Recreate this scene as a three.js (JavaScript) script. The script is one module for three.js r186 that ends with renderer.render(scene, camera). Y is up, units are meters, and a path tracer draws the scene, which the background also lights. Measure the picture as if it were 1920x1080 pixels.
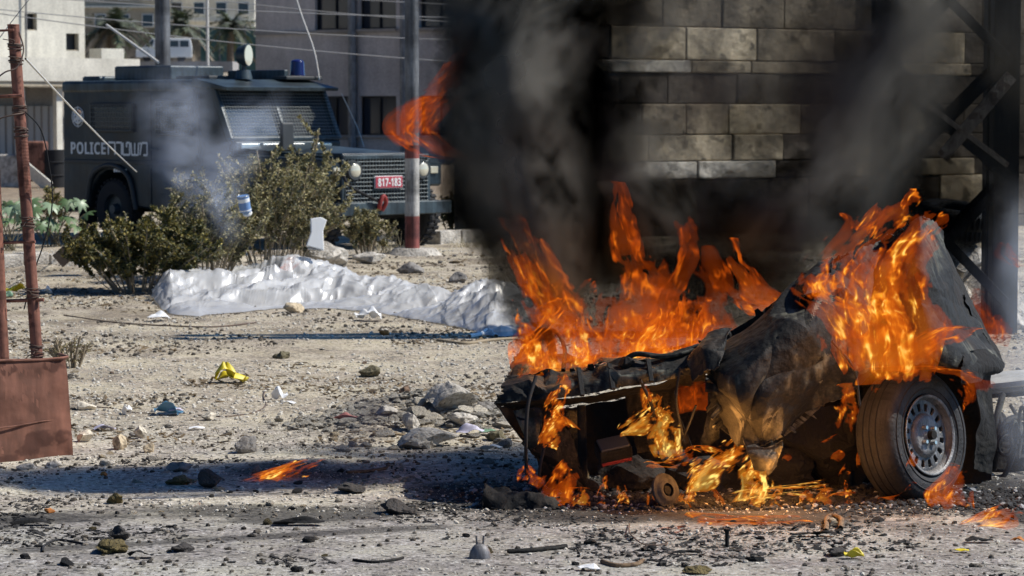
import * as THREE from 'three';
import { mergeGeometries, toCreasedNormals } from 'three/addons/utils/BufferGeometryUtils.js';
import { RoundedBoxGeometry } from 'three/addons/geometries/RoundedBoxGeometry.js';
import { Sky } from 'three/addons/objects/Sky.js';
import { TextGeometry } from 'three/addons/geometries/TextGeometry.js';
import { FontLoader } from 'three/addons/loaders/FontLoader.js';

// ---------------------------------------------------------------- camera, sky, sun, exposure
const scene = new THREE.Scene();
const FPX = 5160, EYE = 1.7, PITCH = Math.atan(331 / FPX);          // focal length in photo pixels, eye height
const camera = new THREE.PerspectiveCamera(2 * Math.atan(540 / FPX) * 180 / Math.PI, 1920 / 1080, 0.1, 3000);
camera.position.set(0, EYE, 0);
camera.rotation.x = -PITCH;
camera.focus = 12.2; camera.userData.fStop = 8.5;                         // long lens focused on the wreck
scene.add(camera);
const SUN = new THREE.Vector3(0.80, 0.90, -0.07).normalize();
const sky = new Sky();
sky.name = 'sky'; sky.userData.kind = 'structure';
sky.scale.setScalar(2500);
sky.material.uniforms.sunPosition.value.copy(SUN);
sky.material.uniforms.turbidity.value = 6;
sky.material.uniforms.rayleigh.value = 0.8;
sky.material.uniforms.mieCoefficient.value = 0.004;
sky.material.uniforms.cloudCoverage.value = 0.0;
scene.add(sky);
scene.environmentIntensity = 0.13;
const sun = new THREE.DirectionalLight(new THREE.Color(1, 0.93, 0.82), 5.0);
sun.position.copy(SUN).multiplyScalar(80);
sun.position.z -= 20; sun.target.position.set(0, 0, -20);
sun.castShadow = true; sun.shadow.mapSize.set(4096, 4096);
Object.assign(sun.shadow.camera, { left: -40, right: 40, top: 40, bottom: -40, near: 1, far: 250 });
scene.add(sun, sun.target);
const renderer = new THREE.WebGLRenderer({ antialias: true });
renderer.setSize(1024, 576);
renderer.toneMapping = THREE.LinearToneMapping;
renderer.toneMappingExposure = 1.12;
renderer.shadowMap.enabled = true;

// ---------------------------------------------------------------- random numbers and noise
const rng = (s) => () => { s = (s + 0x6d2b79f5) | 0; let t = Math.imul(s ^ (s >>> 15), 1 | s); t = (t + Math.imul(t ^ (t >>> 7), 61 | t)) ^ t; return ((t ^ (t >>> 14)) >>> 0) / 4294967296; };
const R = rng(4711);
const rr = (a, b, r = R) => a + (b - a) * r();
const hash = (x, y, z) => { let h = Math.imul(x, 374761393) ^ Math.imul(y, 668265263) ^ Math.imul(z, 1274126177); h = Math.imul(h ^ (h >>> 13), 1274126177); return ((h ^ (h >>> 16)) >>> 0) / 4294967296; };
function vnoise(x, y, z, per = 0) {
  const xi = Math.floor(x), yi = Math.floor(y), zi = Math.floor(z);
  let fx = x - xi, fy = y - yi, fz = z - zi;
  fx = fx * fx * fx * (fx * (fx * 6 - 15) + 10); fy = fy * fy * fy * (fy * (fy * 6 - 15) + 10); fz = fz * fz * (3 - 2 * fz);
  const w = per ? (i) => ((i % per) + per) % per : (i) => i;
  const x0 = w(xi), x1 = w(xi + 1), y0 = w(yi), y1 = w(yi + 1);
  const l = (a, b, t) => a + (b - a) * t;
  return l(l(l(hash(x0, y0, zi), hash(x1, y0, zi), fx), l(hash(x0, y1, zi), hash(x1, y1, zi), fx), fy),
    l(l(hash(x0, y0, zi + 1), hash(x1, y0, zi + 1), fx), l(hash(x0, y1, zi + 1), hash(x1, y1, zi + 1), fx), fy), fz) * 2 - 1;
}
function fbm(x, y, z = 0, oct = 4, per = 0) { let s = 0, a = 0.5, f = 1; for (let i = 0; i < oct; i++) { s += a * vnoise(x * f + (per ? 0 : i * 5.37 + 0.31), y * f + (per ? 0 : i * 3.71 + 0.47), z + i * 17.3, per ? per * f : 0); a *= 0.5; f *= 2; } return s; }
const ridge = (x, y, z, oct = 3) => { let s = 0, a = 0.55, f = 1; for (let i = 0; i < oct; i++) { s += a * (1 - Math.abs(vnoise(x * f, y * f, z + i * 9.1)) * 2); a *= 0.5; f *= 2.1; } return s; };
const clamp = (x, a = 0, b = 1) => Math.min(b, Math.max(a, x));
const smooth = (a, b, x) => { const t = clamp((x - a) / (b - a)); return t * t * (3 - 2 * t); };
const lerp = (a, b, t) => a + (b - a) * t;
const V = (x, y, z) => new THREE.Vector3(x, y, z);

// ---------------------------------------------------------------- from photo measurements to places
const CP = Math.cos(PITCH), SP = Math.sin(PITCH);
function ray(px, py) { const x = (px - 960) / FPX, y = -(py - 540) / FPX, z = -1; return V(x, y * CP + z * SP, -y * SP + z * CP); }
function at(px, py, d) { const r = ray(px, py); return V(0, EYE, 0).addScaledVector(r, d / -r.z); }   // the place seen there at depth d
function gnd(px, py) { const r = ray(px, py); let p = V(0, EYE, 0).addScaledVector(r, -EYE / r.y); for (let i = 0; i < 6; i++) p = V(0, EYE, 0).addScaledVector(r, -(EYE - height(p.x, p.z)) / r.y); p.y = height(p.x, p.z); return p; }
const ppm = (d) => FPX / d;

// ---------------------------------------------------------------- the lie of the land
const HEAP = [[800, 775, 0.55, 0.10], [880, 800, 0.4, 0.06], [700, 800, 0.5, 0.05]].map(([px, py, r, h]) => { const q = ray(px, py), t = -EYE / q.y; return [q.x * t, q.z * t, r, h]; });
function height(x, z) {
  const d = -z;
  let y = 0.03 * fbm(x * 0.5, z * 0.35, 3, 3) * smooth(11, 14, d) + 0.012 * fbm(x * 2.3, z * 2.3, 8, 3) * smooth(10.6, 12.5, d);
  for (const [hx, hz, r, h] of HEAP) { const q = Math.hypot(x - hx, (z - hz) * 0.7) / r; if (q < 2) y += h * Math.exp(-q * q * 2.5) * (1 + 0.5 * fbm(x * 6, z * 6, 2, 3)); }
  y += 0.10 * smooth(24, 29, d) * (1 - smooth(31, 34, d)) * smooth(2, -1, x) * (0.6 + 0.7 * fbm(x, z, 4, 2));
  y += 5.2 * smooth(95, 250, d) + 2 * smooth(250, 700, d);
  return y;
}

// ---------------------------------------------------------------- textures (what surfaces are made of)
function tex(n, f, srgb = true) {
  const data = new Uint8Array(n * n * 4);
  for (let y = 0; y < n; y++) for (let x = 0; x < n; x++) { const c = f(x / n, y / n), i = (y * n + x) * 4; data[i] = clamp(c[0]) * 255; data[i + 1] = clamp(c[1]) * 255; data[i + 2] = clamp(c[2]) * 255; data[i + 3] = 255; }
  const t = new THREE.DataTexture(data, n, n); t.wrapS = t.wrapT = THREE.RepeatWrapping; t.magFilter = THREE.LinearFilter; t.minFilter = THREE.LinearMipmapLinearFilter; t.generateMipmaps = true;
  if (srgb) t.colorSpace = THREE.SRGBColorSpace; t.needsUpdate = true; return t;
}
const rep = (t, x, y = x) => { const c = t.clone(); c.repeat.set(x, y); c.needsUpdate = true; return c; };
const TX = {};
TX.grain = tex(1024, (u, v) => {                                     // dusty limestone grit
  const a = fbm(u * 6, v * 6, 1, 5, 6), b = vnoise(u * 90, v * 90, 5, 90), c = vnoise(u * 210, v * 210, 9, 210), e = fbm(u * 24, v * 24, 4, 3, 24);
  let g = 0.80 + 0.20 * a + 0.10 * b * (0.5 + e) + 0.10 * c; if (b > 0.55 && c > 0) g += 0.18; if (b < -0.6) g -= 0.28;
  return [g, g * (0.985 + 0.02 * a), g * (0.96 + 0.04 * e)];
});
TX.grainBump = tex(512, (u, v) => { const g = 0.5 + 0.25 * fbm(u * 14, v * 14, 1, 4, 14) + 0.25 * vnoise(u * 80, v * 80, 5, 80) + 0.12 * vnoise(u * 160, v * 160, 2, 160); return [g, g, g]; }, false);
TX.rust = tex(512, (u, v) => { const a = fbm(u * 5, v * 5, 1, 5, 5), b = fbm(u * 30, v * 6, 3, 4, 6), s = smooth(0.1, 0.35, fbm(u * 9, v * 9, 7, 4, 9)); const g = 0.8 + 0.25 * a + 0.2 * b; return [lerp(g, 0.42, s * 0.6), lerp(g * 0.98, 0.36, s * 0.6), lerp(g * 0.96, 0.34, s * 0.6)]; });
TX.plaster = tex(512, (u, v) => { const a = fbm(u * 4, v * 4, 1, 5, 4), st = fbm(u * 22, v * 3, 5, 3, 3), g = 0.90 + 0.13 * a + 0.07 * st + 0.05 * vnoise(u * 120, v * 120, 3, 120); return [g, g * 0.995, g * 0.98]; });
TX.lump = tex(512, (u, v) => { const g = 0.5 + 0.5 * fbm(u * 8, v * 8, 2, 6, 8); return [g, g, g]; }, false);
TX.char = tex(1024, (u, v) => {                                      // burnt paint: soot, scorched primer, bare ash-grey steel
  const a = fbm(u * 4, v * 4, 1, 6, 4), b = fbm(u * 11, v * 11, 4, 5, 11), c = vnoise(u * 140, v * 140, 6, 140), st = fbm(u * 40, v * 8, 12, 4, 8), bare = smooth(0.0, 0.42, a + 0.55 * b + 0.35 * st), ash = smooth(0.12, 0.5, fbm(u * 7, v * 7, 9, 5, 7) + 0.4 * st), k = 0.13 + 0.06 * b + 0.05 * c + 0.05 * st;
  const m = 0.42 + 0.24 * b + 0.08 * c + 0.14 * st;
  let r = lerp(k, m, bare * 0.75), g = lerp(k * 0.98, m * 0.98, bare * 0.75), bl = lerp(k * 0.93, m * 0.86, bare * 0.75);
  r = lerp(r, 0.60, ash * bare * 0.6); g = lerp(g, 0.59, ash * bare * 0.6); bl = lerp(bl, 0.54, ash * bare * 0.6);
  const ru = smooth(0.15, 0.36, fbm(u * 6, v * 6, 21, 5, 6) + 0.2 * st); return [lerp(r, 0.27, ru * 0.5), lerp(g, 0.19, ru * 0.5), lerp(bl, 0.125, ru * 0.5)];
});
TX.paint = tex(512, (u, v) => { const a = fbm(u * 4, v * 4, 2, 5, 4), s = fbm(u * 40, v * 5, 3, 4, 5), c = vnoise(u * 150, v * 150, 1, 150), g = 0.72 + 0.35 * a + 0.2 * s + 0.05 * c; return [g, g, g]; });
TX.stone = tex(512, (u, v) => { const a = fbm(u * 5, v * 5, 2, 6, 5), b = vnoise(u * 60, v * 60, 4, 60), p = smooth(0.25, 0.5, fbm(u * 14, v * 14, 8, 3, 14)); const g = 0.84 + 0.26 * a + 0.06 * b - 0.25 * p; return [g, g * 0.98, g * 0.95]; });

// ---------------------------------------------------------------- materials
const C = (r, g, b) => new THREE.Color().setRGB(r, g, b);
function mat(r, g, b, rough = 0.85, metal = 0, o = {}) { const m = new (o.phys ? THREE.MeshPhysicalMaterial : THREE.MeshStandardMaterial)({ color: C(r, g, b), roughness: rough, metalness: metal, side: THREE.DoubleSide }); const { phys, ...p } = o; Object.assign(m, p); return m; }
const MT = {
  pale: mat(0.88, 0.85, 0.75, 0.95, 0, { map: rep(TX.plaster, 0.3) }), grey: mat(0.36, 0.34, 0.33, 0.95, 0, { map: rep(TX.plaster, 0.25) }), beige: mat(0.50, 0.44, 0.34, 0.95, 0, { map: rep(TX.plaster, 0.1) }),
  hole: mat(0.02, 0.02, 0.022, 0.6), glassDark: mat(0.03, 0.035, 0.045, 0.12, 0), darkSteel: mat(0.045, 0.05, 0.055, 0.6, 0.5, { map: rep(TX.paint, 0.8) }), galv: mat(0.30, 0.31, 0.32, 0.6, 0.3, { map: rep(TX.paint, 1.0) }),
  rust: mat(0.34, 0.155, 0.105, 0.85, 0.1, { map: rep(TX.rust, 1.2), bumpMap: rep(TX.lump, 3), bumpScale: 0.002 }), rustPipe: mat(0.40, 0.17, 0.115, 0.75, 0.1, { map: rep(TX.rust, 3), bumpMap: rep(TX.lump, 8), bumpScale: 0.001 }),
  wire: mat(0.13, 0.09, 0.07, 0.8, 0.3), cable: mat(0.20, 0.20, 0.20, 0.8), cablePale: mat(0.55, 0.54, 0.5, 0.8), black: mat(0.012, 0.012, 0.013, 0.9),
  paint: mat(0.017, 0.031, 0.041, 0.42, 0, { phys: true, specularIntensity: 0.8, map: rep(TX.paint, 0.9), bumpMap: rep(TX.lump, 0.5), bumpScale: 0.012 }), paintDusty: mat(0.062, 0.092, 0.107, 0.45, 0.1, { bumpMap: rep(TX.lump, 0.6), bumpScale: 0.01, map: rep(TX.paint, 1.3) }), trim: mat(0.03, 0.034, 0.036, 0.6), mesh: mat(0.16, 0.18, 0.18, 0.5, 0.4), letter: mat(0.75, 0.78, 0.80, 0.7),
  rubber: mat(0.016, 0.016, 0.017, 0.85, 0, { bumpMap: rep(TX.lump, 6), bumpScale: 0.003 }), chrome: mat(0.55, 0.55, 0.52, 0.25, 0.8), lens: mat(0.62, 0.58, 0.45, 0.12, 0.2), blueLens: mat(0.012, 0.018, 0.10, 0.2), red: mat(0.25, 0.025, 0.022, 0.7), redPlate: mat(0.42, 0.05, 0.07, 0.5), white: mat(0.75, 0.75, 0.72, 0.6),
  char: mat(0.50, 0.51, 0.49, 0.75, 0.25, { map: rep(TX.char, 0.9), bumpMap: rep(TX.lump, 4), bumpScale: 0.008 }), charDark: mat(0.10, 0.095, 0.09, 0.9, 0, { map: rep(TX.char, 1.4), bumpMap: rep(TX.lump, 6), bumpScale: 0.006 }), charBrown: mat(0.22, 0.175, 0.13, 0.9, 0, { map: rep(TX.char, 1.2), bumpMap: rep(TX.lump, 6), bumpScale: 0.006 }), soot: mat(0.014, 0.013, 0.012, 0.97, 0, { bumpMap: rep(TX.lump, 5), bumpScale: 0.012 }),
  rim: mat(0.31, 0.31, 0.305, 0.55, 0.5, { map: rep(TX.paint, 4), bumpMap: rep(TX.lump, 14), bumpScale: 0.002 }), scorchTyre: mat(0.036, 0.036, 0.037, 0.75, 0, { map: rep(TX.paint, 5), bumpMap: rep(TX.lump, 12), bumpScale: 0.003 }),
  lime: mat(0.80, 0.75, 0.64, 0.95, 0, { map: rep(TX.stone, 2.2), bumpMap: rep(TX.lump, 5), bumpScale: 0.008 }), limeWarm: mat(0.66, 0.56, 0.40, 0.95, 0, { map: rep(TX.stone, 2.2), bumpMap: rep(TX.lump, 5), bumpScale: 0.008 }), rubble: mat(0.60, 0.575, 0.53, 0.97, 0, { map: rep(TX.stone, 2.6), bumpMap: rep(TX.lump, 7), bumpScale: 0.012 }), brownStone: mat(0.23, 0.15, 0.10, 0.9, 0, { map: rep(TX.stone, 3), bumpMap: rep(TX.lump, 8), bumpScale: 0.006 }), olive: mat(0.19, 0.17, 0.105, 0.95, 0, { map: rep(TX.stone, 3), bumpMap: rep(TX.lump, 9), bumpScale: 0.01 }),
  paper: mat(0.78, 0.78, 0.77, 0.8), bark: mat(0.16, 0.12, 0.085, 0.95, 0, { bumpMap: rep(TX.lump, 10), bumpScale: 0.004 }), leafV: mat(1, 1, 1, 0.75, 0, { phys: true, vertexColors: true, transmission: 0.3 }), twig: mat(0.30, 0.24, 0.16, 0.9),
};

// ---------------------------------------------------------------- building helpers
const used = {};
function numbered(n) { const k = used[n] = (used[n] ?? -1) + 1; return k ? n + '_' + String(k).padStart(3, '0') : n; }
function tag(o, label, category, group, kind) { if (label) o.userData.label = label; if (category) o.userData.category = category; if (group) o.userData.group = group; if (kind) o.userData.kind = kind; return o; }
function thing(name, label, category, pos = V(0, 0, 0), group, kind) { const o = new THREE.Group(); o.name = numbered(name); o.position.copy(pos); scene.add(o); return tag(o, label, category, group, kind); }
function uvBox(g) {                                                  // uv in metres on the plane each face lies in
  g = g.index ? g.toNonIndexed() : g; if (!g.attributes.normal) g.computeVertexNormals();
  const p = g.attributes.position, n = p.count, uv = new Float32Array(n * 2), a = V(), b = V(), c = V(), nn = V();
  for (let i = 0; i < n; i += 3) {
    a.fromBufferAttribute(p, i); b.fromBufferAttribute(p, i + 1); c.fromBufferAttribute(p, i + 2); nn.copy(b).sub(a).cross(c.clone().sub(a));
    const ax = Math.abs(nn.x), ay = Math.abs(nn.y), az = Math.abs(nn.z);
    [a, b, c].forEach((q, k) => { const j = (i + k) * 2; if (ax > ay && ax > az) { uv[j] = q.z; uv[j + 1] = q.y; } else if (ay > az) { uv[j] = q.x; uv[j + 1] = q.z; } else { uv[j] = q.x; uv[j + 1] = q.y; } });
  }
  g.setAttribute('uv', new THREE.BufferAttribute(uv, 2)); return g;
}
function part(geo, m, name, parent, label) {
  if (Array.isArray(geo)) geo = M(geo);
  if ((m.map || m.bumpMap) && !geo.userData.uvDone) geo = uvBox(geo);
  const o = new THREE.Mesh(geo, m); o.name = parent ? name : numbered(name); o.castShadow = o.receiveShadow = true; (parent ?? scene).add(o); if (label) o.userData.label = label; return o;
}
function M(list) { return mergeGeometries(list.map((g) => { g = g.index ? g.toNonIndexed() : g.clone(); if (!g.attributes.normal) g.computeVertexNormals(); for (const k of Object.keys(g.attributes)) if (!['position', 'normal', 'uv'].includes(k)) g.deleteAttribute(k); if (!g.attributes.uv) g.setAttribute('uv', new THREE.BufferAttribute(new Float32Array(g.attributes.position.count * 2), 2)); return g; })); }
const box = (w, h, d, x = 0, y = 0, z = 0, b = 0.01) => (b ? new RoundedBoxGeometry(w, h, d, 1, Math.min(b, w / 2.1, h / 2.1, d / 2.1)) : new THREE.BoxGeometry(w, h, d)).translate(x, y, z);
function bar(a, b, r, seg = 6, r2 = r) { const d = b.clone().sub(a), g = new THREE.CylinderGeometry(r2, r, d.length(), seg, 1); g.applyQuaternion(new THREE.Quaternion().setFromUnitVectors(V(0, 1, 0), d.clone().normalize())); return g.translate((a.x + b.x) / 2, (a.y + b.y) / 2, (a.z + b.z) / 2); }
function tube(pts, r, seg = 24, rad = 6) { return new THREE.TubeGeometry(new THREE.CatmullRomCurve3(pts), seg, r, rad, false); }
function plank(a, b, w, t) { const d = b.clone().sub(a), g = new RoundedBoxGeometry(w, d.length(), t, 1, Math.min(w, t) * 0.2); g.applyQuaternion(new THREE.Quaternion().setFromUnitVectors(V(0, 1, 0), d.clone().normalize())); return g.translate((a.x + b.x) / 2, (a.y + b.y) / 2, (a.z + b.z) / 2); }
function prism(profile, depth, z0, bevel = 0.015, holes = []) {      // profile [x, y] pushed out along z
  const s = new THREE.Shape(profile.map(([x, y]) => new THREE.Vector2(x, y))); for (const h of holes) s.holes.push(new THREE.Path(h.map(([x, y]) => new THREE.Vector2(x, y))));
  return new THREE.ExtrudeGeometry(s, { depth: depth - 2 * bevel, bevelEnabled: bevel > 0, bevelThickness: bevel, bevelSize: bevel, bevelOffset: -bevel, bevelSegments: 2, curveSegments: 12 }).translate(0, 0, z0 + bevel);
}
function gridGeo(nu, nv, f, closed = false) {                        // f(u, v) -> Vector3
  const pos = [], uv = [], idx = [];
  for (let j = 0; j <= nv; j++) for (let i = 0; i <= nu; i++) { const p = f(i / nu, j / nv); pos.push(p.x, p.y, p.z); uv.push(i / nu, j / nv); }
  for (let j = 0; j < nv; j++) for (let i = 0; i < nu; i++) { const a = j * (nu + 1) + i; idx.push(a, a + 1, a + nu + 2, a, a + nu + 2, a + nu + 1); }
  const g = new THREE.BufferGeometry(); g.setAttribute('position', new THREE.Float32BufferAttribute(pos, 3)); g.setAttribute('uv', new THREE.Float32BufferAttribute(uv, 2)); g.setIndex(idx); g.computeVertexNormals(); return g;
}
const cr = (p0, p1, p2, p3, t) => 0.5 * (2 * p1 + (p2 - p0) * t + (2 * p0 - 5 * p1 + 4 * p2 - p3) * t * t + (3 * p1 - p0 - 3 * p2 + p3) * t * t * t);
function spline(list, t, get) { const n = list.length - 1, f = clamp(t) * n, i = Math.min(n - 1, Math.floor(f)), k = f - i, q = (j) => get(list[clamp(j, 0, n)]); return cr(q(i - 1), q(i), q(i + 1), q(i + 2), k); }
function patchAt(rows, u, v) { const p = (row) => V(spline(row, u, (q) => q.x), spline(row, u, (q) => q.y), spline(row, u, (q) => q.z)); const cols = rows.map(p); return V(spline(cols, v, (q) => q.x), spline(cols, v, (q) => q.y), spline(cols, v, (q) => q.z)); }
// sheet metal, cloth: a patch through control points, dented by noise, with thickness and torn edges
function sheet(rows, { nu = 40, nv = 30, dent = 0.02, freq = 5, thick = 0.004, seed = 1, sharp = 0, tear = 0, facet = null, crease = 0.9 } = {}) {
  const fv = facet ? (i, j) => hash(i, j, seed * 31 + 7) * 2 - 1 : null;
  const fold = (u, v) => { const [fu, fw, amp] = facet, x = u * fu + 0.35 * vnoise(u * fu * 0.8, v * fw * 0.8, seed), y = v * fw + 0.35 * vnoise(u * fu * 0.8 + 7, v * fw * 0.8, seed), i = Math.floor(x), j = Math.floor(y), a = x - i, b = y - j; return amp * (hash(i, j, 3 + seed) < 0.5 ? (a + b < 1 ? fv(i, j) * (1 - a - b) + fv(i + 1, j) * a + fv(i, j + 1) * b : fv(i + 1, j + 1) * (a + b - 1) + fv(i, j + 1) * (1 - a) + fv(i + 1, j) * (1 - b)) : (a > b ? fv(i, j) * (1 - a) + fv(i + 1, j) * (a - b) + fv(i + 1, j + 1) * b : fv(i, j) * (1 - b) + fv(i, j + 1) * (b - a) + fv(i + 1, j + 1) * a)); };
  const base = gridGeo(nu, nv, (u, v) => {
    if (tear) { const e = tear * fbm(u * 14 + seed, v * 14, seed, 3); u = clamp(u + (u < 0.03 || u > 0.97 ? e : 0)); v = v < 0.02 ? Math.max(0, tear * Math.abs(fbm(u * 18, seed, 2, 3))) : v > 0.98 ? 1 - tear * Math.abs(fbm(u * 18, seed, 5, 3)) : v; }
    return patchAt(rows, u, v);
  });
  const p = base.attributes.position, n = base.attributes.normal, f = [];
  for (let i = 0; i < p.count; i++) {
    const x = p.getX(i), y = p.getY(i), z = p.getZ(i);
    let d = fbm(x * freq, y * freq, z * freq + seed * 7, 4); if (sharp) d = lerp(d, 2.6 * Math.abs(fbm(x * freq * 0.55 + 3, y * freq * 0.4, z * freq * 0.55 + seed * 3, 2)) - 0.6 + 0.35 * Math.abs(vnoise(x * freq * 2.1, y * freq * 1.5, z * freq * 2.1 + seed)), sharp);
    f.push(d * dent + (facet ? fold((i % (nu + 1)) / nu, Math.floor(i / (nu + 1)) / nv) : 0));
  }
  for (let i = 0; i < p.count; i++) p.setXYZ(i, p.getX(i) + n.getX(i) * f[i], p.getY(i) + n.getY(i) * f[i], p.getZ(i) + n.getZ(i) * f[i]);
  base.computeVertexNormals();
  if (!thick) return base;
  const N = p.count, pos = new Float32Array(N * 6), idx = Array.from(base.index.array), m = idx.length;
  for (let i = 0; i < N; i++) { pos.set([p.getX(i), p.getY(i), p.getZ(i)], i * 3); pos.set([p.getX(i) - n.getX(i) * thick, p.getY(i) - n.getY(i) * thick, p.getZ(i) - n.getZ(i) * thick], (N + i) * 3); }
  for (let i = 0; i < m; i += 3) idx.push(idx[i] + N, idx[i + 2] + N, idx[i + 1] + N);
  const edge = []; for (let i = 0; i < nu; i++) { edge.push([i, i + 1], [nv * (nu + 1) + i + 1, nv * (nu + 1) + i]); } for (let j = 0; j < nv; j++) { edge.push([(j + 1) * (nu + 1), j * (nu + 1)], [j * (nu + 1) + nu, (j + 1) * (nu + 1) + nu]); }
  for (const [a, b] of edge) idx.push(a, a + N, b, b, a + N, b + N);
  const g = new THREE.BufferGeometry(); g.setAttribute('position', new THREE.BufferAttribute(pos, 3)); g.setIndex(idx); g.computeVertexNormals(); return toCreasedNormals(g, crease);
}
function rockGeo(r, seed, detail = 3, sq = 0.7, rough = 0.28) {
  const g = new THREE.IcosahedronGeometry(1, detail), p = g.attributes.position, cuts = []; const q = rng(seed * 77 + 5);
  for (let i = 0; i < 15; i++) cuts.push([V(q() * 2 - 1, q() * 2 - 1, q() * 2 - 1).normalize(), 0.5 + 0.34 * q()]);
  for (let i = 0; i < p.count; i++) { const v = V(p.getX(i), p.getY(i), p.getZ(i)); for (const [n, k] of cuts) { const d = v.dot(n); if (d > k) v.addScaledVector(n, k - d); } v.multiplyScalar(1 + rough * fbm(v.x * 1.7 + seed, v.y * 1.7, v.z * 1.7, 4)); p.setXYZ(i, v.x * r, v.y * r * sq, v.z * r * 0.85); }
  return toCreasedNormals(g, 0.35);
}
const offset = (g, base) => g.translate(-base.x, -base.y, -base.z);
// ---------------------------------------------------------------- ground: one sheet to the horizon
const WRECK = gnd(1400, 950);
function sootShadowAt(x, z) {                                              // burnt and oily ground, plus shadow bands painted over the near road
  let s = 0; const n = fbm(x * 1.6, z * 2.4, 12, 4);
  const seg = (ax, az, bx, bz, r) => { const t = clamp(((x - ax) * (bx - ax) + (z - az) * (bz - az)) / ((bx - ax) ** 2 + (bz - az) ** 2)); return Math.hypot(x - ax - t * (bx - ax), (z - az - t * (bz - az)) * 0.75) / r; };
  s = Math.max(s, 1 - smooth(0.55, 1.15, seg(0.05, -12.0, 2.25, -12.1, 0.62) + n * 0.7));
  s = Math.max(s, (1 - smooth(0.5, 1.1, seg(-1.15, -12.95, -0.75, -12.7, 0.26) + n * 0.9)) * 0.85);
  s = Math.max(s, (1 - smooth(0.5, 1.1, seg(-2.4, -11.35, -0.1, -11.75, 0.22) + n * 1.1)) * 0.85);  // dark shadow band painted across the left foreground
  s = Math.max(s, (1 - smooth(0.5, 1.1, seg(-1.9, -10.6, -0.3, -11.2, 0.07) + n * 0.5)) * 0.7);  // thinner shadow streak painted nearer the camera
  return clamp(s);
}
{
  const zs = []; let d = -28; while (d < 6) { zs.push(d); d += 4; } d = 7.4;
  while (d < 1500) { zs.push(d); d += Math.max(0.016, d < 46 ? 2.0 * d * d / 8772 : d * 0.035); }
  const us = []; for (let i = 0; i <= 420; i++) us.push(-1 + i / 210);
  const NX = us.length + 12, pos = [], col = [], uv = [], idx = [], c = C(1, 1, 1);
  for (const dd of zs) {
    const half = 0.21 * Math.max(dd, 7.4) + 1.2, xs = [];
    for (let k = 6; k >= 1; k--) xs.push(-half - 4 * (3 ** k) * 0.55); for (const u of us) xs.push(u * half); for (let k = 1; k <= 6; k++) xs.push(half + 4 * (3 ** k) * 0.55);
    for (const x of xs) {
      const z = -dd; pos.push(x, height(x, z), z); uv.push(x / 1.7, z / 1.7);
      const a = fbm(x * 0.8, z * 0.6, 3, 4), b = fbm(x * 5, z * 5, 6, 4), road = 1 - smooth(11.15, 11.75, dd + 0.25 * a + 0.1 * b);
      c.setRGB(0.60 + 0.07 * a + 0.10 * b, 0.53 + 0.065 * a + 0.09 * b, 0.41 + 0.05 * a + 0.08 * b);
      const chalk = (1 - smooth(13.6, 15.5, dd + a)) * 0.75; c.lerp(C(0.64, 0.61, 0.54), chalk);
      c.lerp(C(0.44 + 0.07 * b, 0.425 + 0.07 * b, 0.395 + 0.065 * b), road);
      const litter = smooth(0.12, 0.4, fbm(x * 1.3, z * 1.1, 31, 4)) * smooth(17, 24, dd); c.lerp(C(0.20, 0.15, 0.09), litter * 0.55);
      const soil = smooth(40, 60, dd) * (1 - smooth(95, 120, dd)); c.lerp(C(0.34, 0.25, 0.16), soil * 0.8);
      c.lerp(C(0.016, 0.015, 0.014), sootShadowAt(x, z) * 0.95);
      col.push(c.r, c.g, c.b);
    }
  }
  for (let j = 0; j < zs.length - 1; j++) for (let i = 0; i < NX - 1; i++) { const a = j * NX + i; idx.push(a, a + 1, a + NX + 1, a, a + NX + 1, a + NX); }
  const g = new THREE.BufferGeometry(); g.setAttribute('position', new THREE.Float32BufferAttribute(pos, 3)); g.setAttribute('color', new THREE.Float32BufferAttribute(col, 3)); g.setAttribute('uv', new THREE.Float32BufferAttribute(uv, 2)); g.setIndex(idx); g.computeVertexNormals(); g.userData.uvDone = true;
  const m = mat(1, 1, 1, 0.97, 0, { vertexColors: true, map: TX.grain, bumpMap: rep(TX.grainBump, 2), bumpScale: 0.006 });
  tag(part(g, m, 'ground'), 'dusty limestone ground strewn with grit', null, null, 'structure');
}
// low concrete kerbs either side of the bush
{
  const k = (a, b, w, h) => { const n = 5, out = []; for (let i = 0; i < n; i++) { const p = a.clone().lerp(b, i / n), q = a.clone().lerp(b, (i + 1) / n - 0.012); const L = p.distanceTo(q), m = p.clone().add(q).multiplyScalar(0.5), g = box(L, h, w, 0, 0, 0, 0.015); g.rotateY(-Math.atan2(q.z - p.z, q.x - p.x)); out.push([g, m]); } return out; };
  const add = (label, a, b, w, h) => { const t = thing('kerb', label, null, V(0, 0, 0), null, 'structure'); for (const [g, m] of k(a, b, w, h)) { const s = part(g, MT.rubble, 'kerb_stone', t); s.position.set(m.x, height(m.x, m.z) + h * 0.32, m.z); } };
  add('low pale concrete kerb behind the planter pipes', gnd(-60, 505), gnd(178, 499), 0.22, 0.15);
  add('low concrete kerb beside the striped pole', gnd(812, 458), gnd(1010, 446), 0.25, 0.2);
}

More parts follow.
